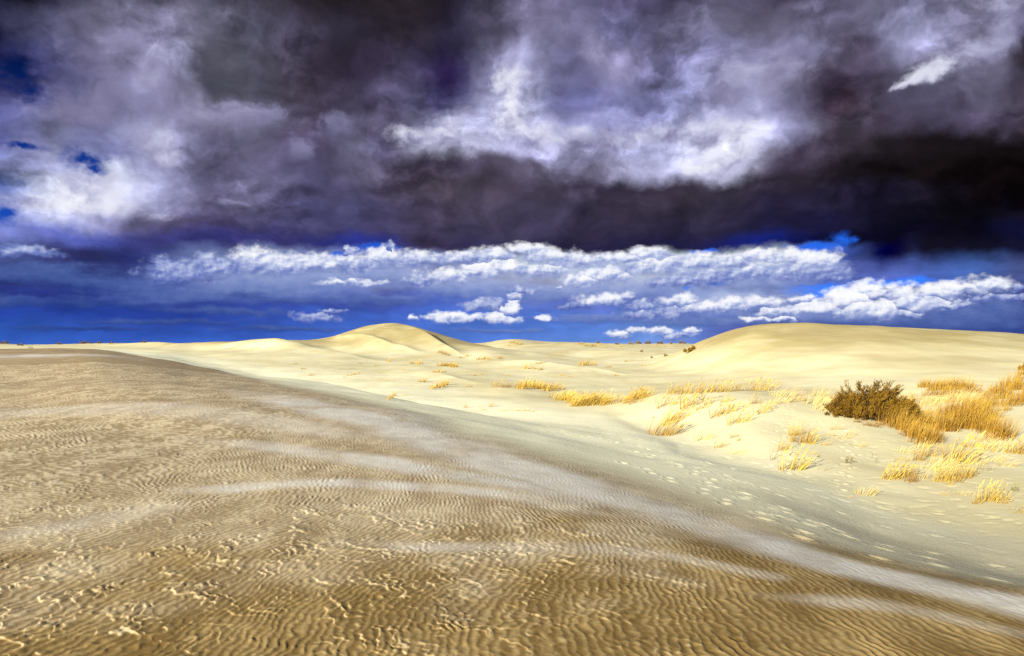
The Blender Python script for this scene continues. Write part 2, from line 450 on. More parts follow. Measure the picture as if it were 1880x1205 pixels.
# ------------------------------------------------------------------ the dunes
# Terrain rows from near to far. Each row: (photo column, distance ahead in metres, height relative to the eye in metres).
# Heights given as 'pNNN' are read off the photo row at that distance.
TROWS = [
    [(-400, 0.6, -1.7), (2300, 0.6, -1.7)],
    [(-400, 3.4, -1.70), (940, 3.4, -1.71), (1400, 3.3, -1.73), (1880, 3.2, -1.80), (2300, 3.0, -1.86)],
    # gentle foreground swell
    [(-1400, 28, -1.5), (-400, 25, -1.45), (0, 20, -1.58), (300, 14, -1.66), (600, 10, -1.70), (945, 8, -1.74), (1270, 6.4, -1.75), (1500, 5.7, -1.775), (1880, 4.9, -1.85), (2300, 4.2, -1.90), (3300, 4.0, -1.8)],
    # brow of the foreground dune
    [(-1400, 90, -0.4), (-400, 88, 'p640'), (0, 84, 'p641'), (145, 80, 'p642'), (260, 65, 'p654'), (354, 50, 'p673'), (428, 40, 'p690'), (521, 30, 'p716'), (600, 25, 'p738'), (720, 20, 'p768'), (850, 15, 'p818'),
     (945, 12.9, 'p850'), (1100, 10.5, 'p900'), (1270, 8.5, 'p960'), (1400, 7.6, 'p996'), (1500, 7.2, 'p1020'), (1600, 6.8, 'p1045'), (1750, 6.3, 'p1078'), (1880, 5.9, 'p1105'), (2300, 5.0, 'p1195'), (3300, 4.6, -2.0)],
    # toe of its lee slope
    [(-1400, 110, -0.8), (-400, 112, -0.9), (0, 116, -0.9), (145, 112, -0.85), (260, 92, -1.45), (354, 78, -2.1), (428, 64, -2.35), (521, 57, -2.4), (600, 50, -2.5), (720, 40, -2.6), (850, 33, -2.74), (945, 29, -2.80),
     (1100, 24.5, -2.88), (1270, 20, -2.86), (1400, 17, -2.80), (1500, 14.6, -2.77), (1600, 12.3, -2.75), (1750, 10.8, -2.74), (1880, 9.9, -2.74), (2300, 8.8, -2.75), (3300, 8.0, -2.8)],
    # valley floor
    [(-1400, 140, -1.2), (-400, 140, -1.0), (0, 145, -1.0), (145, 147, -0.95), (260, 120, 'p650.5'), (354, 102, 'p665'), (428, 90, 'p678'), (521, 71, 'p698'), (600, 61, 'p712'), (720, 47, 'p735'), (850, 39.6, 'p755'),
     (945, 36.6, 'p765'), (1100, 33, 'p780'), (1270, 27, 'p818'), (1400, 22.5, 'p845'), (1500, 20.3, 'p863'), (1600, 18.4, 'p888'), (1750, 17, 'p911'), (1880, 16.2, 'p921'), (2300, 14, -3.2), (3300, 12, -3.2)],
    # slope up to the grassy hummock
    [(-1400, 180, -1), (-400, 180, -0.9), (0, 180, -0.9), (145, 180, 'p640'), (260, 150, 'p648'), (354, 130, 'p658'), (428, 112, 'p666'), (521, 92, 'p678.5'), (600, 80, 'p689'), (720, 62, 'p710'), (850, 52, 'p727'),
     (945, 47, 'p737'), (1040, 42, 'p750'), (1100, 39.5, 'p757'), (1200, 33, 'p790'), (1270, 31, 'p788'), (1400, 27.5, 'p785'), (1500, 26.5, 'p797'), (1600, 24, 'p822'), (1750, 21.5, 'p850'), (1880, 20, 'p868'), (2300, 18, -3.1), (3300, 16, -3.1)],
    # crest of the hummock
    [(-1400, 220, -1), (-400, 220, -0.9), (0, 220, -0.9), (145, 220, 'p638.7'), (260, 185, 'p643'), (354, 160, 'p649.5'), (428, 140, 'p654'), (521, 118, 'p663'), (600, 105, 'p670'), (720, 90, 'p683'), (850, 75, 'p695'),
     (945, 60, 'p712'), (1040, 52, 'p728'), (1100, 48, 'p732'), (1160, 44, 'p732'), (1230, 42, 'p720'), (1320, 41, 'p712'), (1400, 39, 'p717'), (1500, 34, 'p740'), (1560, 31.5, 'p757'), (1620, 29.5, 'p776'), (1680, 28, 'p792'), (1750, 27, 'p802'), (1880, 26, 'p806'), (2300, 25, -2.9), (3300, 24, -2.8)],
    # hollow behind it
    [(-1400, 260, -1), (-400, 260, -0.9), (0, 260, -0.9), (145, 260, 'p637'), (260, 220, 'p640.5'), (354, 190, 'p643.6'), (428, 170, 'p645'), (521, 146, 'p650'), (600, 134, 'p657'), (720, 120, 'p667'), (850, 100, 'p677'),
     (945, 82, 'p691'), (1100, 62, 'p713'), (1270, 54, -3.0), (1400, 48, -2.85), (1500, 42, -2.85), (1560, 39, -2.9), (1620, 37, -2.95), (1680, 34, -2.95), (1750, 33, -2.9), (1880, 32, -2.8), (2300, 31, -2.6), (3300, 30, -2.4)],
    # swell in front of the far dunes
    [(-1400, 320, -0.7), (-400, 320, -0.7), (0, 320, -0.75), (145, 320, 'p635'), (260, 262, 'p635.5'), (354, 225, 'p635'), (428, 185, 'p630.5'), (500, 172, 'p627.5'), (540, 168, 'p634'), (580, 165, 'p644'), (620, 165, 'p650'), (680, 168, 'p650'), (720, 170, 'p649'), (790, 160, 'p655'),
     (850, 145, 'p660'), (900, 128, 'p661'), (945, 118, 'p665'), (1100, 92, 'p683'), (1270, 76, 'p690'), (1400, 62, 'p686'), (1500, 55, 'p692'), (1600, 50, 'p696'), (1750, 46, 'p698'), (1880, 45, 'p695'), (2300, 46, -1.6), (3300, 46, -1.5)],
    # crests of the great dunes
    [(-1400, 420, -0.2), (-400, 420, -0.4), (0, 420, 'p634.5'), (145, 380, 'p632.5'), (260, 290, 'p629'), (300, 270, 'p628'), (354, 250, 'p629'), (428, 225, 'p627'), (500, 214, 'p624.5'), (560, 214, 'p624'), (600, 216, 'p619'), (640, 220, 'p607.5'), (680, 222, 'p597'), (716, 224, 'p592.5'), (750, 224, 'p597'), (790, 222, 'p608'), (840, 216, 'p622'), (880, 210, 'p631'),
     (920, 200, 'p639'), (960, 190, 'p646'), (1100, 150, 'p660'), (1180, 132, 'p662'), (1230, 122, 'p652'), (1270, 114, 'p634.5'), (1310, 110, 'p618'), (1350, 108, 'p604'), (1390, 106, 'p596'), (1420, 105, 'p594'), (1480, 103, 'p593.5'), (1530, 102, 'p597'), (1600, 100, 'p598.5'), (1690, 99, 'p603.5'), (1750, 97, 'p607'), (1880, 95, 'p613.5'), (2300, 92, 'p640'), (3300, 90, -1)],
    # behind them
    [(-1400, 520, -2), (-400, 520, -2), (0, 520, -1.2), (145, 480, -1.4), (300, 380, -3), (500, 290, -4), (716, 300, -5), (840, 290, -3.5), (920, 270, -2.4), (1000, 250, 'p644'), (1100, 230, 'p645'), (1200, 210, 'p646'), (1270, 180, -2.5), (1420, 160, -4), (1880, 150, -4), (3300, 150, -4)],
    # far dunes on the skyline
    [(-1400, 800, 2), (-400, 800, 2), (-60, 760, 'p630'), (0, 740, 'p631'), (60, 740, 'p634'), (110, 720, 'p632.5'), (200, 640, 'p630.5'), (300, 560, 'p631'), (500, 500, 'p633'), (716, 430, 'p634'), (840, 420, 'p632'), (890, 410, 'p629.5'), (920, 400, 'p624.5'), (945, 396, 'p622.5'), (975, 400, 'p625'), (1010, 410, 'p628.5'), (1060, 430, 'p629'), (1120, 440, 'p631.5'), (1180, 450, 'p632'), (1240, 440, 'p631'),
     (1300, 430, 'p634'), (1500, 430, 'p636'), (1880, 430, 'p634'), (3300, 500, -1)],
    [(-1400, 3600, -3), (3300, 3600, -3)],
]


def pchip_slopes(x, y):
    h = np.diff(x)
    d = np.diff(y) / h
    m = np.zeros_like(y)
    if len(x) == 2:
        return np.array([d[0], d[0]])
    w1, w2 = 2 * h[1:] + h[:-1], h[1:] + 2 * h[:-1]
    ok = d[:-1] * d[1:] > 0
    with np.errstate(divide='ignore', invalid='ignore'):
        hm = (w1 + w2) / (w1 / d[:-1] + w2 / d[1:])
    m[1:-1] = np.where(ok, hm, 0.0)
    m[0], m[-1] = d[0], d[-1]
    return m


def pchip(x, y, q):
    x, y, q = np.asarray(x, float), np.asarray(y, float), np.clip(np.asarray(q, float), x[0], x[-1])
    m = pchip_slopes(x, y)
    i = np.clip(np.searchsorted(x, q) - 1, 0, len(x) - 2)
    h = x[i + 1] - x[i]
    t = (q - x[i]) / h
    return ((1 + 2 * t) * (1 - t) ** 2 * y[i] + t * (1 - t) ** 2 * h * m[i] + t * t * (3 - 2 * t) * y[i + 1] + t * t * (t - 1) * h * m[i + 1])


def row_curves(phi):
    """log range and height of every terrain row at the azimuths phi (radians, clockwise from +Y)."""
    lim = math.radians(57.0)
    front = np.clip(phi, -lim, lim)
    # round the back the left and right ends of every row run into each other
    t_back = np.clip((np.abs(phi) - lim) / (math.pi - lim), 0, 1)
    R, Z = [], []
    for row in TROWS:
        az, lr, zz = [], [], []
        for px, Y, z in row:
            u = (px - 940.0) / FPX
            if isinstance(z, str):
                z = (HOR - float(z[1:])) / FPX * Y
            az.append(math.atan(u))
            lr.append(math.log(Y * math.sqrt(1 + u * u) if abs(u) < 1.2 else Y * 1.5))
            zz.append(z)
        a, b = pchip(az, lr, front), pchip(az, zz, front)
        la, lb, za, zb = pchip(az, lr, [-lim])[0], pchip(az, lr, [lim])[0], pchip(az, zz, [-lim])[0], pchip(az, zz, [lim])[0]
        k = t_back * 0.5
        a = np.where(phi < 0, a * (1 - k) + lb * k, a * (1 - k) + la * k)
        b = np.where(phi < 0, b * (1 - k) + zb * k, b * (1 - k) + za * k)
        R.append(a)
        Z.append(b)
    R, Z = np.array(R), np.array(Z)
    for i in range(1, len(R)):
        R[i] = np.maximum(R[i], R[i - 1] + 0.02)
    return R, Z


def profile(lr, lz, s):
    return pchip(lr, lz, s)


# ---- lattice noise
_rs = np.random.RandomState(7)
_PERM = _rs.permutation(4096).astype(np.int32)
_GRAD = np.stack([np.cos(_rs.rand(4096) * 2 * np.pi), np.sin(_rs.rand(4096) * 2 * np.pi)], -1).astype(np.float32)


def perlin(x, y, seed=0):
    x = np.asarray(x, np.float32)
    y = np.asarray(y, np.float32)
    xi, yi = np.floor(x).astype(np.int32), np.floor(y).astype(np.int32)
    xf, yf = x - xi, y - yi
    u, v = xf * xf * xf * (xf * (xf * 6 - 15) + 10), yf * yf * yf * (yf * (yf * 6 - 15) + 10)

    def g(ix, iy, dx, dy):
        h = _PERM[(_PERM[(ix + seed * 57) & 4095] + iy) & 4095]
        gr = _GRAD[h]
        return gr[..., 0] * dx + gr[..., 1] * dy
    a, b = g(xi, yi, xf, yf), g(xi + 1, yi, xf - 1, yf)
    c, d = g(xi, yi + 1, xf, yf - 1), g(xi + 1, yi + 1, xf - 1, yf - 1)
    return (a + u * (b - a)) + v * ((c + u * (d - c)) - (a + u * (b - a)))


def fbm(x, y, octaves=4, gain=0.5, seed=0):
    t, amp = 0.0, 1.0
    for o in range(octaves):
        t = t + amp * perlin(x * 2 ** o, y * 2 ** o, seed + o * 3)
        amp *= gain
    return t


def smooth(a, b, x):
    t = np.clip((x - a) / (b - a), 0, 1)
    return t * t * (3 - 2 * t)


def undulation(x, y, r):
    """Broad, low swells laid over the terrain rows."""
    far = smooth(45, 160, r)
    mid = smooth(9, 20, r) * (1 - smooth(90, 160, r))

    return ridges(np.asarray(x, np.float32), np.asarray(y, np.float32)) + far * (0.55 * fbm(x / 34.0 + 3, y / 60.0, 3, 0.5, 11) + 0.30 * fbm(x / 13.0 + 0.3 * y / 13.0, y / 26.0, 2, 0.5, 13) * (1 - smooth(180, 330, r))) + mid * 0.10 * fbm(x / 5.0, y / 8.0 + 5, 3, 0.5, 23) + mid * 0.16 * fbm(x / 14.0, y / 14.0 + 5, 2, 0.5, 29)


RIDGES = [   # sharp little crests: photo points along the crest, distance there, height, width of the windward and lee sides
    ([(400, 205), (470, 180), (530, 165), (590, 150), (650, 135), (700, 125)], 0.85, 16.0, 4.0),
    ([(740, 215), (780, 195), (815, 172), (850, 150)], 1.7, 12.0, 3.0),
    ([(860, 120), (930, 112), (1010, 102), (1090, 92), (1150, 84)], 0.75, 10.0, 2.2),
    ([(980, 190), (1060, 178), (1140, 170), (1210, 158)], 1.2, 14.0, 3.5),
    ([(640, 95), (720, 88), (800, 78), (880, 66)], 0.5, 8.0, 1.8),
    ([(620, 205), (680, 190), (740, 172), (770, 160)], 1.0, 8.0, 2.5),
    ([(905, 300), (1000, 290), (1100, 300), (1190, 280)], 1.6, 20.0, 6.0),
]


def ridges(x, y):
    z = np.zeros_like(x)
    for pts, h, ww, wl in RIDGES:
        w = [((px - 940.0) / FPX * Y, Y) for px, Y in pts]
        best, side, tt = np.full_like(x, 1e9), np.zeros_like(x), np.zeros_like(x)
        n = len(w) - 1
        for i in range(n):
            (ax, ay), (bx, by) = w[i], w[i + 1]
            dx, dy = bx - ax, by - ay
            L2 = dx * dx + dy * dy
            t = ((x - ax) * dx + (y - ay) * dy) / L2
            tc = np.clip(t, 0, 1)
            d = np.hypot(x - ax - tc * dx, y - ay - tc * dy)
            cr = dx * (y - ay) - dy * (x - ax)
            m = d < best
            best = np.where(m, d, best)
            side = np.where(m, cr, side)
            tt = np.where(m, (i + tc) / n, tt)
        wd = np.where(side > 0, wl, ww)
        z = z + h * np.exp(-best / wd * 1.6) * np.clip(np.sin(np.pi * np.clip(tt, 0.0, 1.0)), 0, 1) ** 0.7
    return z


def base_height(x, y):
    """Terrain height at a few points (for setting things on the sand)."""
    x, y = np.atleast_1d(np.asarray(x, float)), np.atleast_1d(np.asarray(y, float))
    r, phi = np.hypot(x, y), np.arctan2(x, y)
    R, Z = row_curves(phi)
    z = np.array([pchip(R[:, i], Z[:, i], [math.log(max(r[i], 0.6))])[0] for i in range(len(x))])
    return z + undulation(x, y, r)


def on_sand(px, py, lo=2.0, hi=900.0):
    """The point of the terrain that the photo shows at (px, py)."""
    u = (px - 940.0) / FPX
    s = np.linspace(math.log(lo), math.log(hi), 1600)
    phi = math.atan(u)
    R, Z = row_curves(np.array([phi]))
    r = np.exp(s)
    x, y = r * math.sin(phi), r * math.cos(phi)
    z = pchip(R[:, 0], Z[:, 0], s) + undulation(x, y, r)
    v = (HOR - py) / FPX
    over = np.nonzero(z / y >= v)[0]
    i = over[0] if len(over) else int(np.argmax(z / y))
    return float(x[i]), float(y[i]), float(z[i])


def polyline_weight(x, y, pts, soft=1.0):
    """How much a point lies inside a tapering band along a polyline of (x, y, half width, strength)."""
    best = np.zeros_like(x)
    for (ax, ay, aw, ak), (bx, by, bw, bk) in zip(pts[:-1], pts[1:]):
        dx, dy = bx - ax, by - ay
        t = np.clip(((x - ax) * dx + (y - ay) * dy) / (dx * dx + dy * dy + 1e-9), 0, 1)
        d = np.hypot(x - ax - t * dx, y - ay - t * dy)
        w = (aw + t * (bw - aw)) * soft
        best = np.maximum(best, (ak + t * (bk - ak)) * (1 - smooth(0.15, 1.0, d / w)))
    return best


def band(*p):
    """Band on the sand given where the photo shows it: (px, py, half width in metres, strength)."""
    return [on_sand(q[0], q[1])[:2] + (q[2], q[3]) for q in p]


def build_ground():
    # azimuths: fine where the photo looks, coarse round the back
    fine = np.arctan((np.arange(-190, 2072, 1.9) - 940.0) / FPX)
    n_side = 70
    t = np.linspace(0, 1, n_side + 1)[1:]
    left = fine[0] - (math.pi + fine[0]) * t ** 1.8
    right = fine[-1] + (math.pi - fine[-1]) * t ** 1.8
    phi = np.concatenate([left[::-1][1:], fine, right])           # the last meets the first round the back
    rr = [0.6]
    while rr[-1] < 3600:
        r = rr[-1]
        if r < 2.6:
            d = 0.09
        elif r < 30:
            d = min(max(0.011, r * r / 1750.0), 0.095)
        elif r < 130:
            d = r * 0.0042
        elif r < 600:
            d = r * 0.007
        else:
            d = r * 0.03
        rr.append(r + d)
    rr = np.array(rr)
    nr, nc = len(rr), len(phi)
    R, Z = row_curves(phi)
    s = np.log(rr)
    H = np.empty((nr, nc))
    for c in range(nc):
        H[:, c] = pchip(R[:, c], Z[:, c], s)
    # ease the joints between rows
    k = np.exp(-np.linspace(-2, 2, 13) ** 2)
    k /= k.sum()
    Hp = np.pad(H, ((0, 0), (6, 6)), mode='wrap')
    H = sum(k[i] * Hp[:, i:i + nc] for i in range(13))
    Hp = np.pad(H, ((6, 6), (0, 0)), mode='edge')
    H = sum(k[i] * Hp[i:i + nr] for i in range(13))
    X = np.outer(rr, np.sin(phi)).astype(np.float32)
    Y = np.outer(rr, np.cos(phi)).astype(np.float32)
    RR = np.repeat(rr[:, None], nc, 1).astype(np.float32)
    H = H + undulation(X, Y, RR)

    # which rows of the terrain a vertex lies between: 0 before the brow, 1 at its foot
    lee = np.empty((nr, nc), np.float32)
    up = np.empty((nr, nc), np.float32)
    for c in range(nc):
        lee[:, c] = np.interp(s, R[[2, 3, 4, 5], c], [-1.0, 0.0, 1.0, 2.0])
        up[:, c] = np.interp(s, R[[5, 7, 9, 10], c], [0.0, 0.45, 0.8, 1.0])

    # ---------------------------------------------------------------- colours of sand, as three weights
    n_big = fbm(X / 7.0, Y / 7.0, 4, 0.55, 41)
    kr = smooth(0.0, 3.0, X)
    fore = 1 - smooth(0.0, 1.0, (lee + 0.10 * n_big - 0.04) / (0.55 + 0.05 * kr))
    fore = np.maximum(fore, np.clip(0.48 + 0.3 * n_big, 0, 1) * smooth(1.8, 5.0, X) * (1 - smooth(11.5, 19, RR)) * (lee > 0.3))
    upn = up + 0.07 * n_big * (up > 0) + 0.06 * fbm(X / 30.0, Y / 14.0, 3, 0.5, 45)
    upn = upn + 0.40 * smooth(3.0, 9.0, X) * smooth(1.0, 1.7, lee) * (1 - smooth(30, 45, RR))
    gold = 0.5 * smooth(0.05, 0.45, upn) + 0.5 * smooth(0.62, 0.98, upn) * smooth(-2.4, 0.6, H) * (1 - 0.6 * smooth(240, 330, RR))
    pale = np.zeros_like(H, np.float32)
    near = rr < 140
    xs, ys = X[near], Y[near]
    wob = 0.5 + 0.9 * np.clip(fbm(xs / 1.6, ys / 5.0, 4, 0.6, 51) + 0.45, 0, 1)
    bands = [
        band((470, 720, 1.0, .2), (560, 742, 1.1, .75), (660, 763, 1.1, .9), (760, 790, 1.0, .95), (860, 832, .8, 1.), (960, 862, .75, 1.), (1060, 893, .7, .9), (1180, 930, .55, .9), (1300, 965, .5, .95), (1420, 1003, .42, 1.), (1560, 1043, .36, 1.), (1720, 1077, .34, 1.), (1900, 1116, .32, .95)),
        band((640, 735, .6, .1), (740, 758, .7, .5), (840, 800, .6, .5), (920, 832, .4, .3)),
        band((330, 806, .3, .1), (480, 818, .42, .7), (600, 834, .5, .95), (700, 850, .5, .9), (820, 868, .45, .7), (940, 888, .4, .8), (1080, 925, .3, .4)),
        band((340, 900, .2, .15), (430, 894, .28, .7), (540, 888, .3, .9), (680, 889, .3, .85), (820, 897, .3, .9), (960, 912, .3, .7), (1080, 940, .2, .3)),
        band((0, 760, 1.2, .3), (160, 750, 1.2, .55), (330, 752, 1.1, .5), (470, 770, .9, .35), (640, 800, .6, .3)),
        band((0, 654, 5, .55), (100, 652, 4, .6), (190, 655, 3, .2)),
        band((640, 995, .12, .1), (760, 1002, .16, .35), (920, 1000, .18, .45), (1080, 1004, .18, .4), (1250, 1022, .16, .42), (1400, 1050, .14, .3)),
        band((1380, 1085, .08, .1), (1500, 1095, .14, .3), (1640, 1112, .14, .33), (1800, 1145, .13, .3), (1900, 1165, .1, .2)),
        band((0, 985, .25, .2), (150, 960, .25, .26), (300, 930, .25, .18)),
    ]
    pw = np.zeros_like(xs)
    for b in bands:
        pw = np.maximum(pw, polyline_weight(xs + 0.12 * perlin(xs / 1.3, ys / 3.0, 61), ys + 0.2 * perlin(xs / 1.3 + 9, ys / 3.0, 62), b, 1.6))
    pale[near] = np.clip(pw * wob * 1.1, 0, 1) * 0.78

    # ---------------------------------------------------------------- ripples and wind-cut crust
    sel = rr < 46
    x, y, r = X[sel], Y[sel], RR[sel]
    f, pl, le = fore[sel], pale[sel], lee[sel]
    ang = np.radians(3.0 + 6.3 * np.clip(-x, -3.5, 4.5) + 9 * perlin(x / 3.0, y / 3.0, 71))     # the ripples fan out
    wx, wy = np.cos(ang), -np.sin(ang)
    warp = 0.16 * perlin(x / 0.55, y / 0.7, 72) + 0.05 * perlin(x / 0.19, y / 0.24, 73) + 0.06 * perlin(x / 0.16, y / 0.14, 75) + 0.03 * perlin(x / 0.07, y / 0.07, 76)
    d = x * wx + y * wy + warp
    lam = 0.10
    ph = (d / lam) % 1.0
    saw = np.where(ph < 0.68, ph / 0.68, (1 - ph) / 0.32)
    saw = saw * saw * (3 - 2 * saw)
    amp_n = np.clip(0.62 + 1.5 * fbm(x / 0.5, y / 0.6, 3, 0.6, 74), 0.08, 1.5)
    fade = 1 - smooth(16, 40, r)
    rip = 0.0056 * (1 + 0.35 * smooth(6, 11, r)) * (saw - 0.5) * amp_n * (1 - 0.72 * pl) * (0.30 + 0.70 * f) * fade
    # little scarps where the crust was undercut
    patch = smooth(-0.12, 0.35, fbm(x / 2.1 + 4, y / 2.6, 3, 0.55, 81) + 0.32 * np.exp(-((x + 1.0) / 1.9) ** 2 - ((y - 6.3) / 2.6) ** 2) - 0.05 * np.abs(y - 7) + 0.12)
    patch = np.clip(patch + 0.38, 0, 1) * f * (1 - 0.6 * smooth(7, 11, r)) * (1 - smooth(11, 26, r)) * (1 - 0.8 * pl) * (1 - 0.75 * smooth(0.6, 2.2, x))
    # scoops and scarps in the crust: a short steep face towards the low sun, a long run-out behind it
    p1 = (0.80 * x + 0.60 * y + 0.26 * fbm(x / 0.42, y / 0.50, 3, 0.55, 84) + 0.05 * perlin(x / 0.09, y / 0.10, 85)) / 0.19
    p2 = (0.92 * x + 0.40 * y + 0.17 * fbm(x / 0.24 + 7, y / 0.28, 3, 0.55, 86) + 0.03 * perlin(x / 0.06, y / 0.07, 87)) / 0.105
    t1, t2 = p1 % 1.0, p2 % 1.0
    s1 = smooth(0, 0.09, t1) * (1 - smooth(0.09, 1.0, t1))
    s2 = smooth(0, 0.13, t2) * (1 - smooth(0.13, 1.0, t2))
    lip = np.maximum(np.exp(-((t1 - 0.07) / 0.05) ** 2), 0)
    m1 = np.clip(-0.05 + 2.6 * fbm(x / 0.36, y / 0.44, 3, 0.6, 88), 0, 1.2)
    m2 = np.clip(0.24 + 2.1 * fbm(x / 0.33 + 3, y / 0.40, 3, 0.55, 89), 0, 1.2)
    crust = 0.0072 * s1 * m1 + 0.0056 * s2 * m2
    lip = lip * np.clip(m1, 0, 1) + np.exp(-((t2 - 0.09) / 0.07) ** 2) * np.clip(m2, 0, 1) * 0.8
    # lone crumbs and pock marks among the ripples further out
    pk = perlin(x / 0.11, y / 0.15, 91) + 0.25 * perlin(x / 0.05, y / 0.06, 94)
    crumb = smooth(0.30, 0.55, pk) * smooth(-0.15, 0.25, fbm(x / 2.4, y / 3.4, 3, 0.55, 92) + 0.10) * f * fade * (1 - 0.8 * pl)
    grain = 0.0022 * fbm(x / 0.045, y / 0.06, 2, 0.6, 93) * (1 - smooth(5, 10, r))
    dz = rip * (1 - 0.45 * patch) + crust * patch + 0.0042 * crumb + grain
    # scuffed, trodden floor of the valley
    vf = smooth(0.5, 1.4, le) * (1 - smooth(26, 42, r))
    sc = perlin(x / 0.36 + 0.3 * perlin(x / 0.5, y / 0.5, 97), y / 0.26, 95)
    dz = dz - vf * 0.016 * smooth(0.20, 0.46, sc) * np.clip(0.5 + 1.6 * fbm(x / 3.5, y / 3.5, 2, 0.5, 96) + 0.35 * (x > 1), 0, 1)
    H[sel] += dz
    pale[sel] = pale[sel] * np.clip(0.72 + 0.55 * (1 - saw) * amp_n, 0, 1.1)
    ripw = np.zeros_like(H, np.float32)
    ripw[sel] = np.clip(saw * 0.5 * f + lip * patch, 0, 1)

    # footprints: short trails of pits with a raised rim
    rs = np.random.RandomState(5)
    trails = [((1425, 862), (1432, 800), (1448, 752), (1462, 728)), ((1440, 870), (1452, 830), (1500, 770)), ((1180, 830), (1330, 895), (1500, 965), (1700, 1030), (1860, 1075)), ((1150, 850), (1300, 905), (1480, 985), (1640, 1040)),
              ((1240, 850), (1420, 905), (1600, 960), (1860, 1010)), ((1340, 880), (1560, 925), (1870, 965)), ((1500, 900), (1700, 940), (1880, 950)), ((1540, 900), (1552, 830), (1530, 760)), ((1560, 860), (1563, 800), (1555, 775)),
              ((1300, 890), (1560, 985), (1800, 1050)), ((1400, 940), (1620, 1000), (1890, 1040)), ((1080, 800), (1220, 830), (1380, 868))]
    steps = []
    for tr in trails:
        w = [on_sand(*p)[:2] for p in tr]
        for (ax, ay), (bx, by) in zip(w[:-1], w[1:]):
            L = math.hypot(bx - ax, by - ay)
            n = max(1, int(L / 0.62))
            for i in range(n):
                tt = (i + rs.rand() * 0.4) / n
                side = (0.11 if i % 2 else -0.11) + rs.normal(0, 0.05)
                dx, dy = (bx - ax) / L, (by - ay) / L
                steps.append((ax + (bx - ax) * tt - dy * side, ay + (by - ay) * tt + dx * side, math.atan2(dy, dx) + rs.normal(0, .25), 0.8 + 0.5 * rs.rand()))
    for sx, sy, a, k_ in steps:
        rad, az_ = math.hypot(sx, sy), math.atan2(sx, sy)
        i0, i1 = np.searchsorted(rr, [rad - 0.45, rad + 0.45])
        j0, j1 = np.searchsorted(phi, [az_ - 0.45 / rad, az_ + 0.45 / rad])
        if i1 <= i0 or j1 <= j0:
            continue
        xx, yy = X[i0:i1, j0:j1] - sx, Y[i0:i1, j0:j1] - sy
        e1, e2 = (xx * math.cos(a) + yy * math.sin(a)) / 0.14, (-xx * math.sin(a) + yy * math.cos(a)) / 0.07
        q2 = e1 * e1 + e2 * e2
        H[i0:i1, j0:j1] += k_ * (-0.022 * np.exp(-q2 * 1.2) + 0.008 * np.exp(-(np.sqrt(q2) - 1.5) ** 2 * 4))

    me = bpy.data.meshes.new('sand_dunes')
    co = np.stack([X, Y, H.astype(np.float32)], -1).reshape(-1, 3)
    idx = np.arange(nr * nc, dtype=np.int32).reshape(nr, nc)
    nxt = np.roll(idx, -1, axis=1)
    quads = np.stack([idx[:-1], nxt[:-1], nxt[1:], idx[1:]], -1).reshape(-1, 4)[:, ::-1]
    # a disc under the viewer's feet closes the hole
    co = np.concatenate([co, [[0, 0, float(H[0].mean())]]]).astype(np.float32)
    ctr = nr * nc
    fan = np.stack([idx[0], np.full(nc, ctr, np.int32), nxt[0]], -1)[:, ::-1]
    nq, nt_ = len(quads), len(fan)
    loops = np.concatenate([quads.ravel(), fan.ravel()]).astype(np.int32)
    me.vertices.add(len(co))
    me.vertices.foreach_set('co', co.ravel())
    me.loops.add(len(loops))
    me.loops.foreach_set('vertex_index', loops)
    me.polygons.add(nq + nt_)
    start = np.concatenate([np.arange(nq) * 4, nq * 4 + np.arange(nt_) * 3]).astype(np.int32)
    me.polygons.foreach_set('loop_start', start)
    me.polygons.foreach_set('use_smooth', np.ones(nq + nt_, bool))
    me.update(calc_edges=True)
    me.attributes.new('sand', 'FLOAT_COLOR', 'POINT')
    me.attributes.new('ochre_shade', 'FLOAT', 'POINT')
    # painted corner vignette and shade over bare ochre sand where the loose layer has blown off, nearest the viewer
    ochre_shade = np.zeros_like(H, np.float32)
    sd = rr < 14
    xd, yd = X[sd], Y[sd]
    ochre_shade[sd] = smooth(0.0, 1.0, (8.2 - yd - 0.03 * xd ** 2 * (xd < 0) + 0.75 * np.clip(xd, 0, 3)) / 3.4 + 0.8 * fbm(xd / 1.4, yd / 1.4, 4, 0.55, 47)) * (1 - 0.7 * pale[sd])
    me.attributes['ochre_shade'].data.foreach_set('value', np.concatenate([ochre_shade.ravel(), [1.0]]).astype(np.float32))
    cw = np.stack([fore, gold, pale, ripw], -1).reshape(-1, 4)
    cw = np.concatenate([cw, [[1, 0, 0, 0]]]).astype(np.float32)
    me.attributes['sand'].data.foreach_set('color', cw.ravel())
    ob = bpy.data.objects.new('sand_dunes', me)
    COL.objects.link(ob)
    ob['kind'] = 'structure'
    me.materials.append(sand_material())
    print('ground', nr, nc, len(co))
    return ob


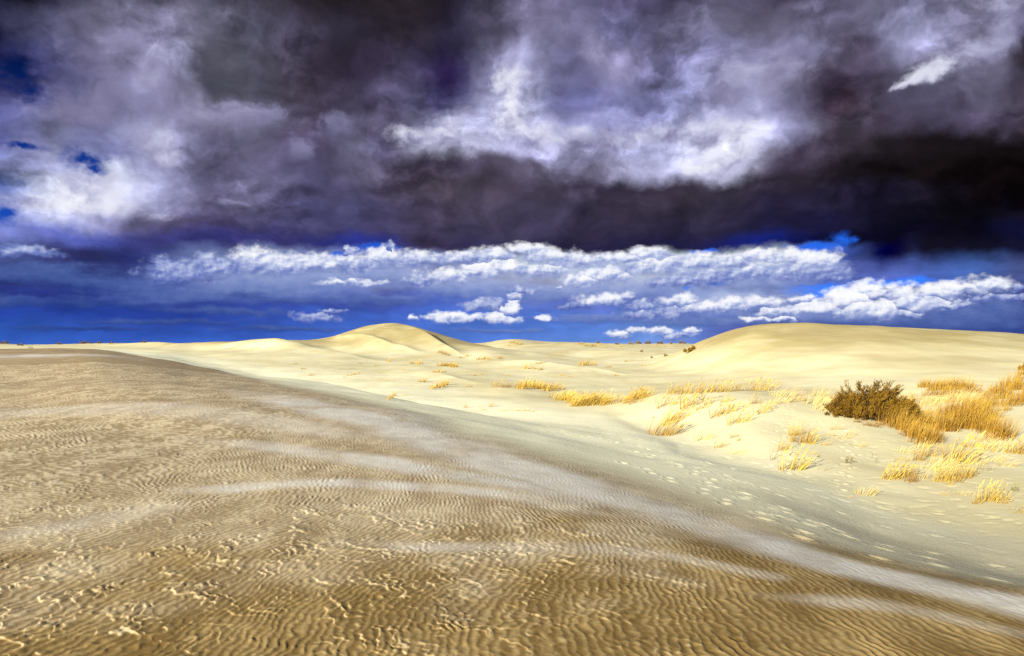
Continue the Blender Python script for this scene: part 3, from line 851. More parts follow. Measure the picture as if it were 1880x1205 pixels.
def sand_material():
    m = bpy.data.materials.new('sand')
    m.use_nodes = True
    S.nt = m.node_tree
    b = S.nt.nodes['Principled BSDF']
    att = new_node('ShaderNodeAttribute', attribute_name='sand')
    rgb = new_node('ShaderNodeSeparateColor')
    S.nt.links.new(att.outputs['Color'], rgb.inputs[0])
    fore, gold, pale = (S(rgb.outputs[i]) for i in range(3))
    ripw = S(att.outputs['Alpha'])
    pos = S(new_node('ShaderNodeNewGeometry').outputs['Position'])
    big = noise(vmath('MULTIPLY', pos, (1.0, 0.55, 1.0)), 0.16, 5, 0.6)
    mott = noise(vmath('MULTIPLY', pos, (1.6, 0.8, 1.0)), 1.1, 6, 0.62)
    speck = noise(pos, 60.0, 3, 0.7)
    ochre_shade = S(new_node('ShaderNodeAttribute', attribute_name='ochre_shade').outputs['Fac'])
    # floor, golden dunes, coarse ochre foreground, blown white sand
    bigs = sstep(big, 0.35, 0.65)
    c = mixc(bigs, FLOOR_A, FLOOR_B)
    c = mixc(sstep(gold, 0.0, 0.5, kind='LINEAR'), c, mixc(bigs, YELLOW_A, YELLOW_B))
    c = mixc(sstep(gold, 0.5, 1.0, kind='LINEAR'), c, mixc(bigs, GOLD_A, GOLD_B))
    # wind-sorted streaks of paler and darker grains on the far slopes
    st = noise(vmath('ADD', vmath('MULTIPLY', pos, (0.22, 0.06, 1.5)), vmath('MULTIPLY', noise(pos, 0.05, 3, 0.5, colour=True), (0.0, 0.0, 1.2))), 0.55, 6, 0.62)
    c = mixc(sstep(st, 0.50, 0.66) * gold * 0.55, c, (0.35, 0.27, 0.15))
    c = mixc(sstep(st, 0.47, 0.36) * gold * 0.40, c, (0.54, 0.49, 0.32))
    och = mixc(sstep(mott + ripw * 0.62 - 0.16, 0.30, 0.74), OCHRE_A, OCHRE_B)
    och = mixc(ochre_shade, och, mixc(sstep(mott + ripw * 0.55 - 0.17, 0.30, 0.78), OCHRE_SHADE_A, OCHRE_SHADE_B))
    och = mixc(sstep(ripw, 0.5, 1.0) * 0.42, och, LIP)  # loose pale grains on the lips, with sunlit highlights painted in
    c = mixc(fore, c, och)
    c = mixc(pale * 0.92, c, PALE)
    c = mixc(sstep(speck, 0.35, 0.75) * 0.16, c, (0.16, 0.11, 0.06))
    S.put(b.inputs['Base Color'], c)
    b.inputs['Roughness'].default_value = 0.92
    b.inputs['Specular IOR Level'].default_value = 0.12
    hgt = noise(vmath('MULTIPLY', pos, (1.0, 0.7, 1.0)), 9.0, 5, 0.62) * 0.03 + noise(vmath('MULTIPLY', pos, (1.0, 0.6, 1.0)), 2.2, 4, 0.6) * 0.06
    bump = new_node('ShaderNodeBump')
    bump.inputs['Strength'].default_value = 0.5
    bump.inputs['Distance'].default_value = 0.35
    S.put(bump.inputs['Height'], hgt)
    S.nt.links.new(bump.outputs[0], b.inputs['Normal'])
    return m


FLOOR_A, FLOOR_B = (0.68, 0.645, 0.455), (0.75, 0.725, 0.525)
YELLOW_A, YELLOW_B = (0.51, 0.455, 0.265), (0.59, 0.545, 0.36)
GOLD_A, GOLD_B = (0.30, 0.24, 0.10), (0.37, 0.305, 0.14)
OCHRE_A, OCHRE_B = (0.25, 0.184, 0.104), (0.465, 0.384, 0.255)
OCHRE_SHADE_A, OCHRE_SHADE_B = (0.14, 0.085, 0.023), (0.32, 0.225, 0.095)  # nearest bare ochre, with corner vignette and shade darkened into the colour
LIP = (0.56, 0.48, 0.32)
PALE = (0.60, 0.59, 0.56)

sun_d = bpy.data.lights.new('sun', 'SUN')
sun_d.energy = 5.0
sun_d.angle = math.radians(0.53)
sun_d.color = (1.0, 0.935, 0.76)
sun = bpy.data.objects.new('sun', sun_d)
COL.objects.link(sun)
_d = Vector((math.sin(SUN_AZ) * math.cos(SUN_EL), math.cos(SUN_AZ) * math.cos(SUN_EL), math.sin(SUN_EL)))
sun.rotation_euler = _d.to_track_quat('Z', 'Y').to_euler()

build_ground()

# ------------------------------------------------------------------ plants
def straw_material(name, low, high, tip, rough=0.75):
    """Dry stalks: darker at the root, each blade a little different, light passing through."""
    m = bpy.data.materials.new(name)
    m.use_nodes = True
    S.nt = m.node_tree
    b = S.nt.nodes['Principled BSDF']
    att = new_node('ShaderNodeAttribute', attribute_name='blade')
    rgb = new_node('ShaderNodeSeparateColor')
    S.nt.links.new(att.outputs['Color'], rgb.inputs[0])
    pick, along = S(rgb.outputs[0]), S(rgb.outputs[1])
    oi = S(new_node('ShaderNodeObjectInfo').outputs['Random'])
    c = mixc(pick, low, high)
    c = mixc(sstep(along, 0.55, 1.0) * 0.7, c, tip)
    hs = new_node('ShaderNodeHueSaturation')
    S.put(hs.inputs['Value'], oi * 0.35 + 0.82)
    S.put(hs.inputs['Hue'], oi * 0.02 + 0.49)
    S.nt.links.new(c.s, hs.inputs['Color'])
    S.nt.links.new(hs.outputs[0], b.inputs['Base Color'])
    b.inputs['Roughness'].default_value = rough
    b.inputs['Specular IOR Level'].default_value = 0.2
    tr = new_node('ShaderNodeBsdfTranslucent')
    S.nt.links.new(hs.outputs[0], tr.inputs[0])
    mx = new_node('ShaderNodeMixShader')
    mx.inputs[0].default_value = 0.25
    S.nt.links.new(b.outputs[0], mx.inputs[1])
    S.nt.links.new(tr.outputs[0], mx.inputs[2])
    S.nt.links.new(mx.outputs[0], S.nt.nodes['Material Output'].inputs[0])
    return m


M_GOLD = straw_material('golden_straw', (0.22, 0.125, 0.018), (0.54, 0.385, 0.070), (0.62, 0.465, 0.11))
M_AMBER = straw_material('amber_straw', (0.13, 0.056, 0.007), (0.38, 0.215, 0.025), (0.46, 0.295, 0.050))
M_OLIVE = straw_material('olive_straw', (0.18, 0.095, 0.014), (0.38, 0.23, 0.035), (0.46, 0.30, 0.06))
M_PALE = straw_material('bleached_straw', (0.36, 0.26, 0.09), (0.60, 0.47, 0.19), (0.64, 0.52, 0.25))
M_BUSH = straw_material('shrub_leaf', (0.055, 0.024, 0.002), (0.235, 0.145, 0.008), (0.38, 0.22, 0.018))
M_TWIG = straw_material('shrub_wood', (0.05, 0.032, 0.018), (0.10, 0.065, 0.035), (0.10, 0.07, 0.04))
M_GREEN = straw_material('weed_leaf', (0.10, 0.09, 0.02), (0.26, 0.22, 0.05), (0.34, 0.28, 0.08))


class Blades:
    """Collects tapered, bent strips into one mesh."""
    def __init__(self):
        self.v, self.f, self.a = [], [], []

    def strip(self, p0, d0, bend, length, width, rnd, pick, seg=4, taper=0.15):
        p = Vector(p0)
        d = Vector(d0).normalized()
        a = rnd.uniform(0, math.tau)
        side = d.cross(Vector((math.cos(a), math.sin(a), 0.3))).normalized()
        n0 = len(self.v)
        for i in range(seg + 1):
            t = i / seg
            w = width * (1 - t * (1 - taper)) * 0.5
            self.v += [tuple(p - side * w), tuple(p + side * w)]
            self.a += [(pick, t, 0, 1)] * 2
            p = p + d * (length / seg)
            d = (d + Vector(bend) / seg).normalized()
        for i in range(seg):
            k = n0 + 2 * i
            self.f.append((k, k + 1, k + 3, k + 2))

    def mesh(self, name, mat):
        me = bpy.data.meshes.new(name)
        me.from_pydata(self.v, [], self.f)
        at = me.attributes.new('blade', 'FLOAT_COLOR', 'POINT')
        at.data.foreach_set('color', np.array(self.a, np.float32).ravel())
        me.polygons.foreach_set('use_smooth', [True] * len(self.f))
        me.materials.append(mat)
        return me


def tuft_mesh(name, seed, n, spread, lean, width, mat, fan=0.35, droop=0.35, heads=0.0, depth=None):
    """A clump about one metre tall; the wind leans it towards +X."""
    rnd = random.Random(seed)
    B = Blades()
    depth = depth or spread * 0.8
    for i in range(n):
        a, q = rnd.uniform(0, math.tau), math.sqrt(rnd.random())
        x, y = math.cos(a) * q * spread, math.sin(a) * q * depth
        L = rnd.uniform(0.45, 1.1) * (1.05 - 0.35 * q)
        d = (lean * rnd.uniform(0.3, 1.3) + x * fan / max(spread, .05) + rnd.gauss(0, .11), y * fan / max(spread, .05) + rnd.gauss(0, .11), 1.0)
        bend = (lean * rnd.uniform(0.2, 1.6) * (1 + droop), rnd.gauss(0, .14), -rnd.uniform(0, droop))
        pick = min(1, max(0, rnd.gauss(.45, .42)))
        B.strip((x, y, -0.10), d, bend, L + .10, width * rnd.uniform(.7, 1.3), rnd, pick)
        if rnd.random() < heads:
            # a plume of seed at the tip
            k = len(B.v) - 2
            p = Vector(B.v[k])
            B.strip(p - Vector((0, 0, .02)), Vector((lean + .25, 0, 1)), (lean, 0, -.3), 0.17, width * 3.0, rnd, min(1, pick + .3), 3, 0.1)
    return B.mesh(name, mat)


TUFTS = {}


def tuft_kind(kind):
    if kind not in TUFTS:
        g = {
            'gold': lambda s: tuft_mesh('golden_grass', s, 74, .40, .36, .016, M_GOLD, fan=.28, droop=.22, heads=.12),
            'wind': lambda s: tuft_mesh('windblown_grass', s, 105, .44, .62, .016, M_GOLD, fan=.2, droop=.25, heads=.15),
            'amber': lambda s: tuft_mesh('amber_grass', s, 80, .48, .28, .019, M_AMBER, fan=.22, droop=.2),
            'olive': lambda s: tuft_mesh('olive_grass', s, 130, .50, .22, .022, M_OLIVE, fan=.25, droop=.2),
            'pale': lambda s: tuft_mesh('bleached_grass', s, 64, .44, .40, .019, M_PALE, fan=.35, droop=.5),
            'sparse': lambda s: tuft_mesh('sparse_grass', s, 40, .28, .38, .020, M_GOLD, fan=.3, droop=.5, heads=.3),
            'thin': lambda s: tuft_mesh('thin_stems', s, 7, .16, .30, .018, M_AMBER, fan=.5, droop=.3),
            'broad': lambda s: tuft_mesh('far_grass', s, 60, .55, .28, .045, M_GOLD, fan=.3, droop=.25),
            'low': lambda s: tuft_mesh('low_grass', s, 120, .9, .5, .020, M_PALE, fan=.5, droop=.7, depth=.6),
        }[kind]
        TUFTS[kind] = [g(sum(map(ord, kind)) * 10 + i) for i in range(3)]
    return TUFTS[kind]


_pr = random.Random(99)
_protos = {}
SAND_TOP = {}


def tuft(kind, px, py, tall, label, group=None, wide=1.0, name='grass_tuft'):
    """A clump whose foot the photo shows at (px, py); TALL is its height in photo pixels."""
    x, y, z = on_sand(px, py)
    h = tall * y / FPX * (1.18 if kind in ('sparse', 'pale', 'broad') else 1.0)
    i = _pr.randrange(3)
    key = (kind, i)
    if key not in _protos:
        o = bpy.data.objects.new(name, tuft_kind(kind)[i])
        _protos[key] = o
    else:
        o = _protos[key].copy()
    COL.objects.link(o)
    o.name = name
    o.location = (x, y, z - 0.02)
    o.rotation_euler = (0, 0, _pr.uniform(-.35, .55))
    o.scale = (h * wide * _pr.uniform(.9, 1.1), h * wide * _pr.uniform(.9, 1.1), h)
    for k in ('label', 'category', 'group'):
        if k in o:
            del o[k]
    o['label'] = label
    o['category'] = 'grass tuft'
    if group:
        o['group'] = group
    return o


def stand(kind, pts, label, group, wide=1.0):
    for px, py, tall in pts:
        tuft(kind, px, py, tall, label, group, wide)


def scatter_pts(n, px0, px1, line, tall, seed, jitter=4.0):
    """Feet spread along a line of photo points [(px, py), ...] between px0 and px1."""
    rnd = random.Random(seed)
    xs = [p[0] for p in line]
    ys = [p[1] for p in line]
    out = []
    for i in range(n):
        px = px0 + (px1 - px0) * (i + rnd.random()) / n
        out.append((px, float(np.interp(px, xs, ys)) + rnd.uniform(-jitter, jitter), tall * rnd.uniform(.75, 1.2)))
    return out


# grasses on and around the hummock
tuft('wind', 1212, 800, 62, 'big golden tuft at the foot of the hummock, blown far over', wide=1.0)
tuft('wind', 1234, 776, 58, 'golden tuft just uphill of the big windblown tuft at the hummock foot')
tuft('sparse', 1262, 748, 50, 'loose golden stems on the pale sand above the big windblown tuft')
stand('gold', [(1232, 722, 26), (1252, 723, 30), (1272, 722, 30), (1293, 721, 32), (1313, 720, 34), (1331, 719, 32), (1350, 718, 24)], 'golden tuft in the dense row along the crest of the hummock', 'golden row on the hummock crest', 1.1)
stand('sparse', [(1378, 718, 24), (1392, 717, 30), (1408, 718, 22)], 'sparse yellow stems where the crest row of grass thins out', 'sparse end of the crest row', 1.2)
stand('pale', [(1424, 728, 22), (1436, 738, 24), (1448, 726, 22), (1460, 735, 22), (1418, 742, 16)], 'thin straw tuft on the crest between the golden row and the dark shrub', 'thin tufts before the dark shrub', 1.2)
stand('pale', [(1490, 742, 28), (1504, 752, 24), (1518, 756, 26), (1532, 760, 22), (1498, 728, 24), (1510, 736, 22)], 'tangled straw tuft at the left edge of the dark shrub', 'tangled straw beside the dark shrub', 1.3)
tuft('sparse', 1316, 766, 34, 'open golden tuft on the middle of the hummock face, upper of two', wide=1.2)
tuft('sparse', 1334, 758, 30, 'open golden tuft on the hummock face below the crest row', wide=1.2)
tuft('sparse', 1350, 778, 36, 'open golden tuft on the middle of the hummock face, lower of two', wide=1.3)
tuft('pale', 1364, 776, 24, 'short straw tuft right of the open golden tufts on the hummock face')
tuft('pale', 1288, 808, 26, 'pale wispy tuft low on the hummock beside the big windblown tuft', wide=1.2)
tuft('sparse', 1316, 822, 20, 'small wispy tuft lowest on the left flank of the hummock')
tuft('gold', 1346, 803, 14, 'tiny rounded gold clump on bare sand mid hummock', wide=1.4)
tuft('gold', 1354, 809, 9, 'tiniest gold clump, just below the rounded one', wide=1.4)
tuft('pale', 1352, 834, 14, 'flattened pale clump near the bottom of the hummock', wide=1.8)
tuft('thin', 1420, 843, 58, 'tall bare stems forming a V at the hummock foot', wide=1.3)
tuft('gold', 1436, 826, 38, 'narrow amber tuft just right of the V of bare stems', wide=.7)
tuft('amber', 1470, 812, 50, 'tall orange based tuft standing alone on the hummock face', wide=.85)
tuft('gold', 1455, 800, 40, 'paler tuft leaning against the tall orange based tuft', wide=.7)
tuft('sparse', 1482, 815, 28, 'thin low stems on the right side of the tall orange based tuft')
tuft('sparse', 1448, 863, 44, 'light golden stems at the edge of the valley floor below the V', wide=1.4)
tuft('sparse', 1462, 862, 34, 'second spray of light golden stems at the edge of the valley floor')
tuft('thin', 1506, 864, 38, 'single wiry plant with bent head on the lower hummock')
tuft('pale', 1486, 833, 10, 'tiny straw clump above the wiry plant', wide=1.5)
tuft('pale', 1512, 818, 16, 'small pale sprig on bare sand right of the tall orange based tuft')
stand('amber', [(1572, 776, 14), (1590, 782, 16), (1604, 784, 18), (1614, 780, 16)], 'short amber clump on the ridge below the dark shrub', 'short clumps under the dark shrub', 1.3)
stand('sparse', [(1624, 880, 32), (1634, 879, 42), (1646, 878, 36), (1657, 874, 34)], 'upright golden stems in the row on the lower right slope', 'upright row on the lower right slope', 1.0)
tuft('amber', 1669, 884, 32, 'reddest small tuft, next to the row of upright golden stems', wide=.8)
tuft('pale', 1684, 878, 26, 'grey straw tuft in the shadow of the reddest small tuft')
stand('gold', [(1718, 884, 44), (1732, 880, 50), (1748, 884, 50), (1764, 878, 46), (1740, 890, 26), (1775, 874, 34)], 'golden tuft of the large loose clump on the lower right slope', 'large loose clump lower right', .75)
tuft('gold', 1683, 846, 46, 'leaning golden tuft below the amber thicket', wide=.6)
tuft('sparse', 1700, 838, 36, 'light stems right beside the leaning golden tuft below the amber thicket')
tuft('sparse', 1754, 850, 56, 'tall pale stems between the thicket and the large loose clump', wide=1.1)
tuft('sparse', 1742, 842, 40, 'shorter pale stems left of the tall pale ones under the thicket', wide=1.1)
tuft('thin', 1796, 862, 44, 'lone wiry stems on rippled sand, left one of a pair')
tuft('thin', 1814, 865, 40, 'lone wiry stems on rippled sand, right one of a pair')
stand('pale', [(1782, 820, 24), (1797, 822, 26), (1812, 826, 24), (1828, 830, 24), (1806, 812, 22), (1836, 822, 24), (1790, 808, 24)], 'straw tuft in the loose band between thicket and rippled right slope', 'loose straw band on the right slope', 1.3)
stand('sparse', [(1852, 832, 28), (1866, 834, 36), (1878, 832, 34)], 'thin golden stems at the far right end of the straw band', 'thin stems at the right end', 1.1)
stand('sparse', [(1788, 926, 22), (1802, 922, 40), (1814, 918, 34), (1826, 920, 36), (1834, 924, 24)], 'thin golden stems of the low group near the right edge', 'low group near the right edge', 1.0)
tuft('thin', 1858, 938, 46, 'spindly leaning stem below the little green weed')
tuft('gold', 1866, 942, 12, 'low button of grass at the foot of the spindly leaning stem', wide=1.5)
tuft('pale', 1584, 908, 22, 'flattened wisp of straw lying on the valley floor', wide=1.6)
tuft('pale', 1598, 904, 16, 'second flattened wisp of straw on the valley floor')
tuft('pale', 1552, 912, 7, 'scrap of dry straw alone on the valley floor', wide=1.8)

# the amber thicket, the domed patch and the band running up the great dune
TH = [(1630, 772), (1660, 792), (1690, 808), (1720, 802), (1750, 788), (1790, 790), (1842, 812)]
stand('amber', scatter_pts(20, 1634, 1715, TH, 42, 1, 8) + scatter_pts(15, 1640, 1722, [(1640, 770), (1722, 780)], 38, 2, 8), 'orange tuft in the dense thicket right of the dark shrub', 'amber thicket', 1.0)
stand('amber', scatter_pts(19, 1722, 1840, [(1722, 790), (1775, 780), (1808, 790), (1842, 808)], 50, 3, 6) + scatter_pts(10, 1735, 1815, [(1735, 764), (1815, 774)], 46, 33, 6), 'tall rust coloured tuft at the right end of the thicket', 'rust coloured right end of the thicket', .9)
stand('olive', scatter_pts(13, 1693, 1786, [(1690, 716), (1740, 712), (1790, 722)], 26, 4, 5) + scatter_pts(7, 1700, 1770, [(1700, 726), (1770, 730)], 22, 14, 4), 'olive brown tuft of the domed patch on the great right dune', 'domed olive patch', 1.0)
stand('amber', scatter_pts(25, 1785, 1895, [(1785, 756), (1830, 726), (1870, 704), (1895, 694)], 34, 5, 12) + scatter_pts(9, 1836, 1895, [(1836, 752), (1895, 728)], 32, 15, 6), 'amber tuft of the band climbing the great dune at the right edge', 'band climbing the right dune', 1.0)
stand('pale', scatter_pts(26, 1676, 1792, [(1676, 752), (1792, 744)], 20, 6, 16), 'bleached straw clump on the slope between thicket and domed patch', 'bleached slope', 1.6)
stand('gold', scatter_pts(12, 1598, 1662, [(1598, 766), (1630, 772), (1662, 768)], 36, 7, 5) + scatter_pts(5, 1640, 1672, [(1640, 752), (1672, 742)], 30, 17, 4), 'yellow tuft growing against the right side of the dark shrub', 'yellow grass against the dark shrub', .8)

stand('sparse', [(1216, 748, 26), (1240, 744, 22), (1384, 742, 20), (1392, 760, 22), (1404, 752, 18), (1300, 742, 18), (1286, 752, 20), (1328, 740, 18)], 'loose golden wisp among the scattered ones high on the hummock face', 'scattered wisps high on the hummock face', 1.3)
stand('pale', [(1532, 790, 16), (1520, 800, 12), (1546, 806, 14), (1560, 800, 14), (1574, 820, 12), (1700, 862, 24), (1716, 850, 26), (1730, 858, 22), (1772, 846, 24), (1784, 852, 22), (1660, 832, 18), (1652, 846, 14), (1690, 822, 20), (1820, 846, 20), (1842, 856, 18), (1762, 908, 14), (1730, 908, 12)], 'short straw sprig among those scattered on the tan right slope', 'sprigs on the tan right slope', 1.4)

# middle of the valley
stand('wind', scatter_pts(7, 1148, 1186, [(1148, 738), (1186, 728)], 34, 8, 3), 'golden tuft of the tall clump left of the crest row', 'tall clump left of the crest row', .75)
tuft('thin', 1204, 722, 24, 'few dark stems between the tall clump and the crest row')
tuft('sparse', 1162, 742, 22, 'low spray of stems in front of the tall clump left of the crest row', wide=1.4)
stand('wind', scatter_pts(20, 1024, 1112, [(1024, 736), (1070, 746), (1112, 740)], 28, 9, 5) + [(1062, 746, 38), (1078, 745, 38), (1104, 742, 34)], 'yellow tuft in the widest clump on the valley floor', 'widest clump on the valley floor', .9)
stand('sparse', [(1012, 730, 16), (1020, 736, 16), (1128, 742, 20), (1140, 738, 18)], 'thin stems at the fringe of the widest valley clump', 'fringe of the widest clump', 1.4)
tuft('gold', 911, 711, 24, 'upright golden tuft at the left end of the line of grass on the valley swell', wide=.9)
tuft('amber', 930, 712, 16, 'dark amber tuft next to the upright one at the left end of the line', wide=1.2)
stand('broad', scatter_pts(11, 950, 1012, [(950, 712), (1012, 716)], 15, 10, 3), 'low yellow tuft of the line running along the valley swell', 'line along the valley swell', 1.0)
stand('gold', [(1012, 717, 20), (1022, 714, 18), (1030, 716, 14)], 'taller golden tuft ending the line on the valley swell', 'end of the line on the swell', 1.0)
tuft('gold', 853, 749, 12, 'small upright tuft with a long shadow, left of two on open valley sand', wide=.8)
tuft('gold', 900, 747, 13, 'small upright tuft with a long shadow, right of two on open valley sand', wide=.9)
tuft('pale', 883, 753, 6, 'pale sprig between and below the two small upright tufts', wide=1.6)
tuft('pale', 920, 755, 8, 'pale sprig right of the two small upright tufts', wide=1.4)
stand('pale', [(944, 755, 9), (955, 755, 9), (966, 755, 10), (975, 756, 7)], 'faint pale tuft in the short row on open valley sand', 'faint short row', 1.2)
tuft('pale', 803, 747, 6, 'faint sprig left of the two small upright tufts', wide=1.4)
stand('broad', [(793, 715, 10), (802, 713, 12), (811, 711, 15), (818, 708, 13)], 'yellow tuft of the short slanting clump left of mid valley', 'short slanting clump', 1.1)
tuft('broad', 776, 702, 9, 'flat golden tuft above the short slanting clump', wide=1.7)
stand('broad', [(712, 734, 8), (718, 731, 10), (724, 727, 8)], 'tuft of the little clump nearest the foreground dune brow', 'little clump by the brow', 1.0)
tuft('pale', 741, 727, 8, 'pale sprig right of the little clump by the dune brow', wide=1.2)
tuft('amber', 861, 711, 6, 'dark flattened tuft lying in the mid valley', wide=2.2)
stand('broad', [(966, 678, 11), (979, 678, 9), (992, 680, 9)], 'rounded tuft in the row of three on the far valley swell', 'row of three on the far swell', .8)
tuft('broad', 992, 668, 5, 'low streak of grass on the brow above the row of three', wide=2.6)
stand('broad', [(1066, 671, 9), (1076, 671, 12), (1088, 671, 9)], 'golden tuft of the isolated clump before the far dunes', 'isolated clump before the far dunes', 1.2)
tuft('amber', 1117, 675, 7, 'dark low tuft right of the isolated far clump', wide=1.8)
stand('broad', [(846, 658, 5), (858, 655, 6)], 'low tuft in the pair beneath the right foot of the peaked dune', 'pair under the peaked dune', 1.6)
stand('broad', [(880, 661, 7), (890, 660, 8), (898, 661, 5)], 'small clump of grass left of the lone far tuft', 'small clump in the far valley', 1.2)
tuft('broad', 917, 659, 8, 'lone far tuft right of the small clump', wide=.9)
stand('broad', scatter_pts(6, 808, 840, [(808, 672), (840, 673)], 8, 11, 2), 'tuft of the wide yellow clump at the foot of the peaked dune', 'wide clump under the peak', 1.4)
stand('broad', [(798, 684, 6), (806, 684, 7), (814, 683, 5)], 'faint tuft of the thin row in front of the wide yellow clump', 'thin row under the peak', 1.3)
stand('amber', [(808, 648, 10), (814, 651, 10), (822, 653, 8)], 'brown tuft of the patch high on the right flank of the peaked dune', 'patch on the flank of the peak', 1.1)
stand('broad', [(872, 690, 5), (884, 688, 4), (1030, 690, 4), (1046, 692, 4), (1130, 690, 5), (690, 672, 4), (740, 680, 4), (660, 668, 3), (1010, 655, 3), (1026, 652, 3), (960, 650, 3), (1040, 648, 3), (1180, 672, 4), (930, 690, 4)], 'faint isolated straw speck on the open sand of the middle valley', 'isolated specks in the middle valley', 1.5)
tuft('broad', 714, 665, 10, 'single upright tuft below the middle of the peaked dune', wide=.7)
tuft('broad', 769, 669, 11, 'golden tuft with a shadow below the right flank of the peak', wide=.9)
tuft('broad', 756, 668, 8, 'smaller tuft beside the one with a shadow below the peak', wide=.9)
tuft('amber', 571, 690, 6, 'small dark tuft alone on the sunlit slope by the brow', wide=1.8)
tuft('amber', 542, 669, 4, 'dark speck of grass highest on the sunlit left slope', wide=1.6)
tuft('broad', 556, 678, 5, 'thin sprig between the dark speck and the small dark tuft', wide=1.4)
stand('broad', [(640, 690, 4), (650, 688, 5), (660, 686, 4), (632, 693, 3)], 'faint sprig in the slanting line on the sunlit left valley', 'slanting line of sprigs', 1.6)
stand('pale', [(692, 700, 5), (704, 699, 5), (716, 700, 5)], 'almost white sprig on the sand left of the slanting clump', 'white sprigs', 1.6)
stand('broad', [(940, 630, 5), (948, 632, 6), (956, 633, 5), (935, 636, 4)], 'straw fleck on the small rounded far dune', 'flecks on the small far dune', 1.6)
stand('broad', [(1150, 664, 4), (1160, 662, 3), (1076, 636, 5), (1088, 636, 5), (1098, 634, 4), (1066, 632, 4), (1112, 638, 3), (1140, 637, 3), (1206, 636, 4), (1222, 637, 4), (1240, 636, 3)], 'distant speck of straw on the far sand between the great dunes', 'distant specks between the dunes', 1.8)


# past three hundred tufts the least of them are one mass of distant grass
tufts = [o for o in COL.objects if o.name.startswith('grass_tuft')]
tufts.sort(key=lambda o: -(o.scale.z * o.scale.x) / (o.location.y ** 2))
rest = tufts[300:]
if rest:
    vs, fs, cs, mi, mats, n0 = [], [], [], [], [], 0
    for o in rest:
        me = o.data
        k = len(me.vertices)
        co = np.empty(k * 3, np.float32)
        me.vertices.foreach_get('co', co)
        cl = np.empty(k * 4, np.float32)
        me.attributes['blade'].data.foreach_get('color', cl)
        lp = np.empty(len(me.loops), np.int32)
        me.loops.foreach_get('vertex_index', lp)
        a = o.rotation_euler.z
        co = co.reshape(-1, 3) * np.array(o.scale)
        co = np.stack([co[:, 0] * math.cos(a) - co[:, 1] * math.sin(a), co[:, 0] * math.sin(a) + co[:, 1] * math.cos(a), co[:, 2]], -1) + np.array(o.location)
        vs.append(co)
        cs.append(cl)
        fs.append(lp.reshape(-1, 4) + n0)
        if me.materials[0] not in mats:
            mats.append(me.materials[0])
        mi += [mats.index(me.materials[0])] * (len(lp) // 4)
        n0 += k
    me = bpy.data.meshes.new('distant_grass')
    me.from_pydata(np.concatenate(vs).tolist(), [], np.concatenate(fs).tolist())
    at = me.attributes.new('blade', 'FLOAT_COLOR', 'POINT')
    at.data.foreach_set('color', np.concatenate(cs))
    for m in mats:
        me.materials.append(m)
    me.polygons.foreach_set('material_index', mi)
    o = bpy.data.objects.new('distant_grass', me)
    COL.objects.link(o)
    o['kind'] = 'stuff'
    o['label'] = 'scattered straw specks of dry grass too small and many to count'
    for t in rest:
        bpy.data.objects.remove(t)


# ------------------------------------------------------------------ shrubs
def shrub(px, py, wide_px, tall_px, label, seed, sprays, leaf, mat=M_BUSH, name='shrub', shape=None, big=1.0):
    """A woody shrub: forked stems (branch) and upswept sprays of small leaves (foliage)."""
    x, y, z = on_sand(px, py)
    W, Ht = wide_px * y / FPX, tall_px * y / FPX
    rnd = random.Random(seed)
    root = bpy.data.objects.new(name, None)
    COL.objects.link(root)
    root.location = (x, y, z)
    root['label'] = label
    root['category'] = 'shrub'
    lobes = shape or [(-.30, .55), (0, 1.0), (.3, .75)]
    br, fo = Blades(), Blades()
    tips = []
    for i in range(sprays):
        lx, lh = lobes[rnd.randrange(len(lobes))]
        a, q = rnd.uniform(0, math.tau), rnd.random() ** .5
        cx = (lx + math.cos(a) * q * .15) * W
        cy = math.sin(a) * q * .22 * W
        top = lh * Ht * (1.04 - .5 * q * q) * rnd.uniform(.8, 1.06)
        cz = top * (1 - rnd.random() ** 1.3 * .92)
        tips.append((Vector((cx, cy, cz)), top))
    for k in range(max(5, sprays // 10)):
        p, top = tips[rnd.randrange(len(tips))]
        f = Vector((p.x * .55, p.y * .5, -0.1))
        d = p - f
        br.strip(f, d, (0, 0, .25), d.length, Ht * .028, rnd, rnd.random(), 5, .25)
    for p, top in tips:
        L = Ht * rnd.uniform(.16, .30)
        d = Vector((p.x / W * 1.5 + .18 + rnd.gauss(0, .28), p.y / W * 1.5 + rnd.gauss(0, .28), 1.0)).normalized()
        base = p - d * L * .35
        br.strip(base, d, (.15, 0, 0), L, Ht * .008, rnd, rnd.random(), 3, .3)
        tone = min(1, max(0, rnd.gauss(.45, .32)))
        for j in range(leaf):
            t = (j + rnd.random()) / leaf
            a = rnd.uniform(0, math.tau)
            o = Vector((math.cos(a), math.sin(a), rnd.uniform(.1, 1.1))).normalized()
            c = base + d * L * t + o * L * .22 * rnd.random() + Vector((.1 * t * t * L, 0, 0))
            fo.strip(c, (o * .8 + d * .6), (0.1, 0, 0.2), L * rnd.uniform(.22, .42) * (1.15 - .6 * t) * big ** .5, Ht * rnd.uniform(.012, .022) * big, rnd, min(1, max(0, tone + rnd.gauss(0, .14))), 2, .25)
    for nm, B, mt in (('branch', br, M_TWIG), ('foliage', fo, mat)):
        o = bpy.data.objects.new(nm, B.mesh(nm, mt))
        COL.objects.link(o)
        o.parent = root
    return root


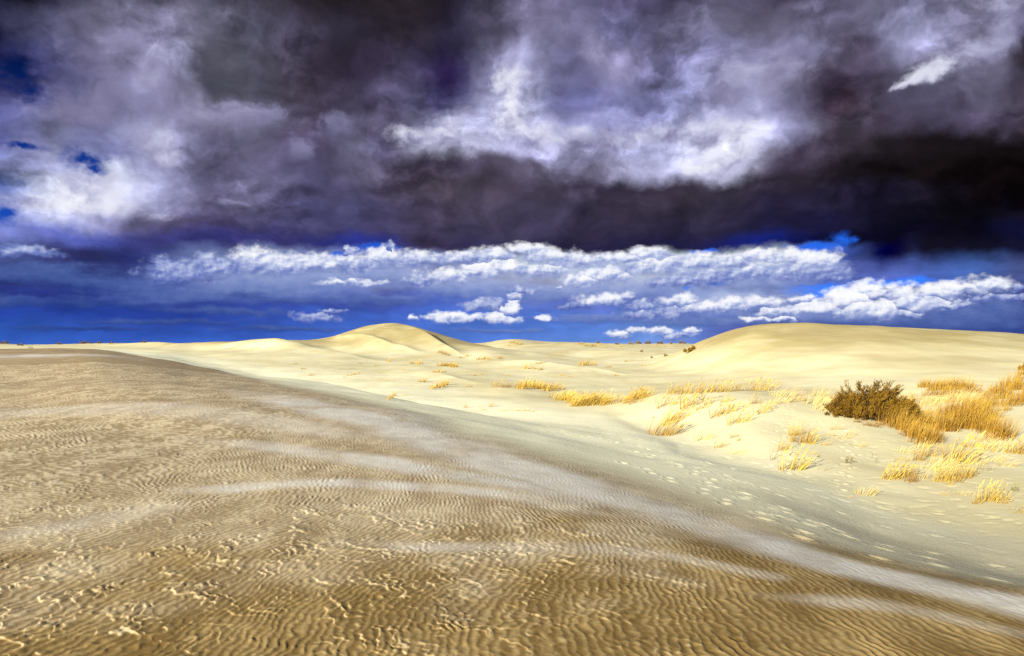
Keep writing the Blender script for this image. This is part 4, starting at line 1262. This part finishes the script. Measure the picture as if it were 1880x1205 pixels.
shrub(1598, 771, 142, 68, 'large dark olive shrub in the hollow behind the hummock ridge', 3, 620, 46, shape=[(-.43, .55), (-.33, .74), (-.24, .92), (-.13, .96), (-.02, .88), (.08, .98), (.17, .90), (.27, .94), (.36, .72), (.44, .5), (0.1, .62), (-.2, .6), (.3, .55), (-.36, .5), (.40, .4)])
shrub(1265, 648, 24, 12, 'small dark brown shrub at the left foot of the great right dune', 4, 110, 26, shape=[(-.3, .5), (.05, .8), (.3, 1.0)], big=3.0)
shrub(1880, 680, 22, 14, 'brown shrub half out of the frame high on the right dune', 5, 80, 22, big=3.0)
shrub(1557, 851, 18, 18, 'squat green shrublet on bare sand below the ridge', 6, 40, 16, M_GREEN, 'weed')
shrub(1603, 850, 10, 22, 'spindly two pronged green seedling on bare sand', 7, 10, 10, M_GREEN, 'weed', [(-.4, 1.0), (.4, .8)])
shrub(1860, 902, 16, 18, 'little green weed with a dark shadow near the right edge', 8, 34, 16, M_GREEN, 'weed')
shrub(56, 640, 10, 4, 'tiny green shrub on the brow of the foreground dune, far left', 9, 40, 16, M_GREEN, big=4.0)
for k, (px, py, w, h) in enumerate([(8, 632, 18.4, 6), (38, 635, 13.8, 4.5), (108, 633, 13.8, 4.5), (158, 631.5, 27.6, 5.25), (182, 631, 13.8, 4.5), (204, 631, 9.2, 3.75), (264, 629.5, 11.5, 4.5), (1158, 633, 11.5, 6), (1172, 632, 16.1, 6.75), (1190, 632, 16.1, 6.75), (1212, 632, 13.8, 6), (1232, 632, 9.2, 4.5), (1252, 631.5, 16.1, 6), (1098, 631, 9.2, 4.5), (1133, 633, 9.2, 4.5), (1178, 647, 6.9, 4.5), (1196, 658, 6.9, 4.5), (1222, 655, 9.2, 6)]):
    if k == 0:
        first = shrub(px, py, w, h, 'x', 20, 60, 20, name='shrub', big=5.0)
        first['_w'] = 1.0
        fy = first.location.y
        fw, fh = w * fy / FPX, h * fy / FPX
        r = first
        del r['_w']
    else:
        r = first.copy()
        COL.objects.link(r)
        for ch in list(first.children):
            c = ch.copy()
            c.parent = r
            COL.objects.link(c)
        x, y, z = on_sand(px, py)
        r.location = (x, y, z)
        r.rotation_euler = (0, 0, 1.3 * k)
        r.scale = (w * y / FPX / fw, w * y / FPX / fw, h * y / FPX / fh)
    if k < 7:
        r['label'], r['group'] = 'dark scrub bush on the low skyline left of the peaked dune', 'skyline scrub left of the peak'
    elif k < 15:
        r['label'], r['group'] = 'dark scrub bush on the skyline between peaked and great right dune', 'skyline scrub between the dunes'
    else:
        r['label'], r['group'] = 'dot of scrub on the sand left of the small dark brown shrub', 'scrub dots near the brown shrub'
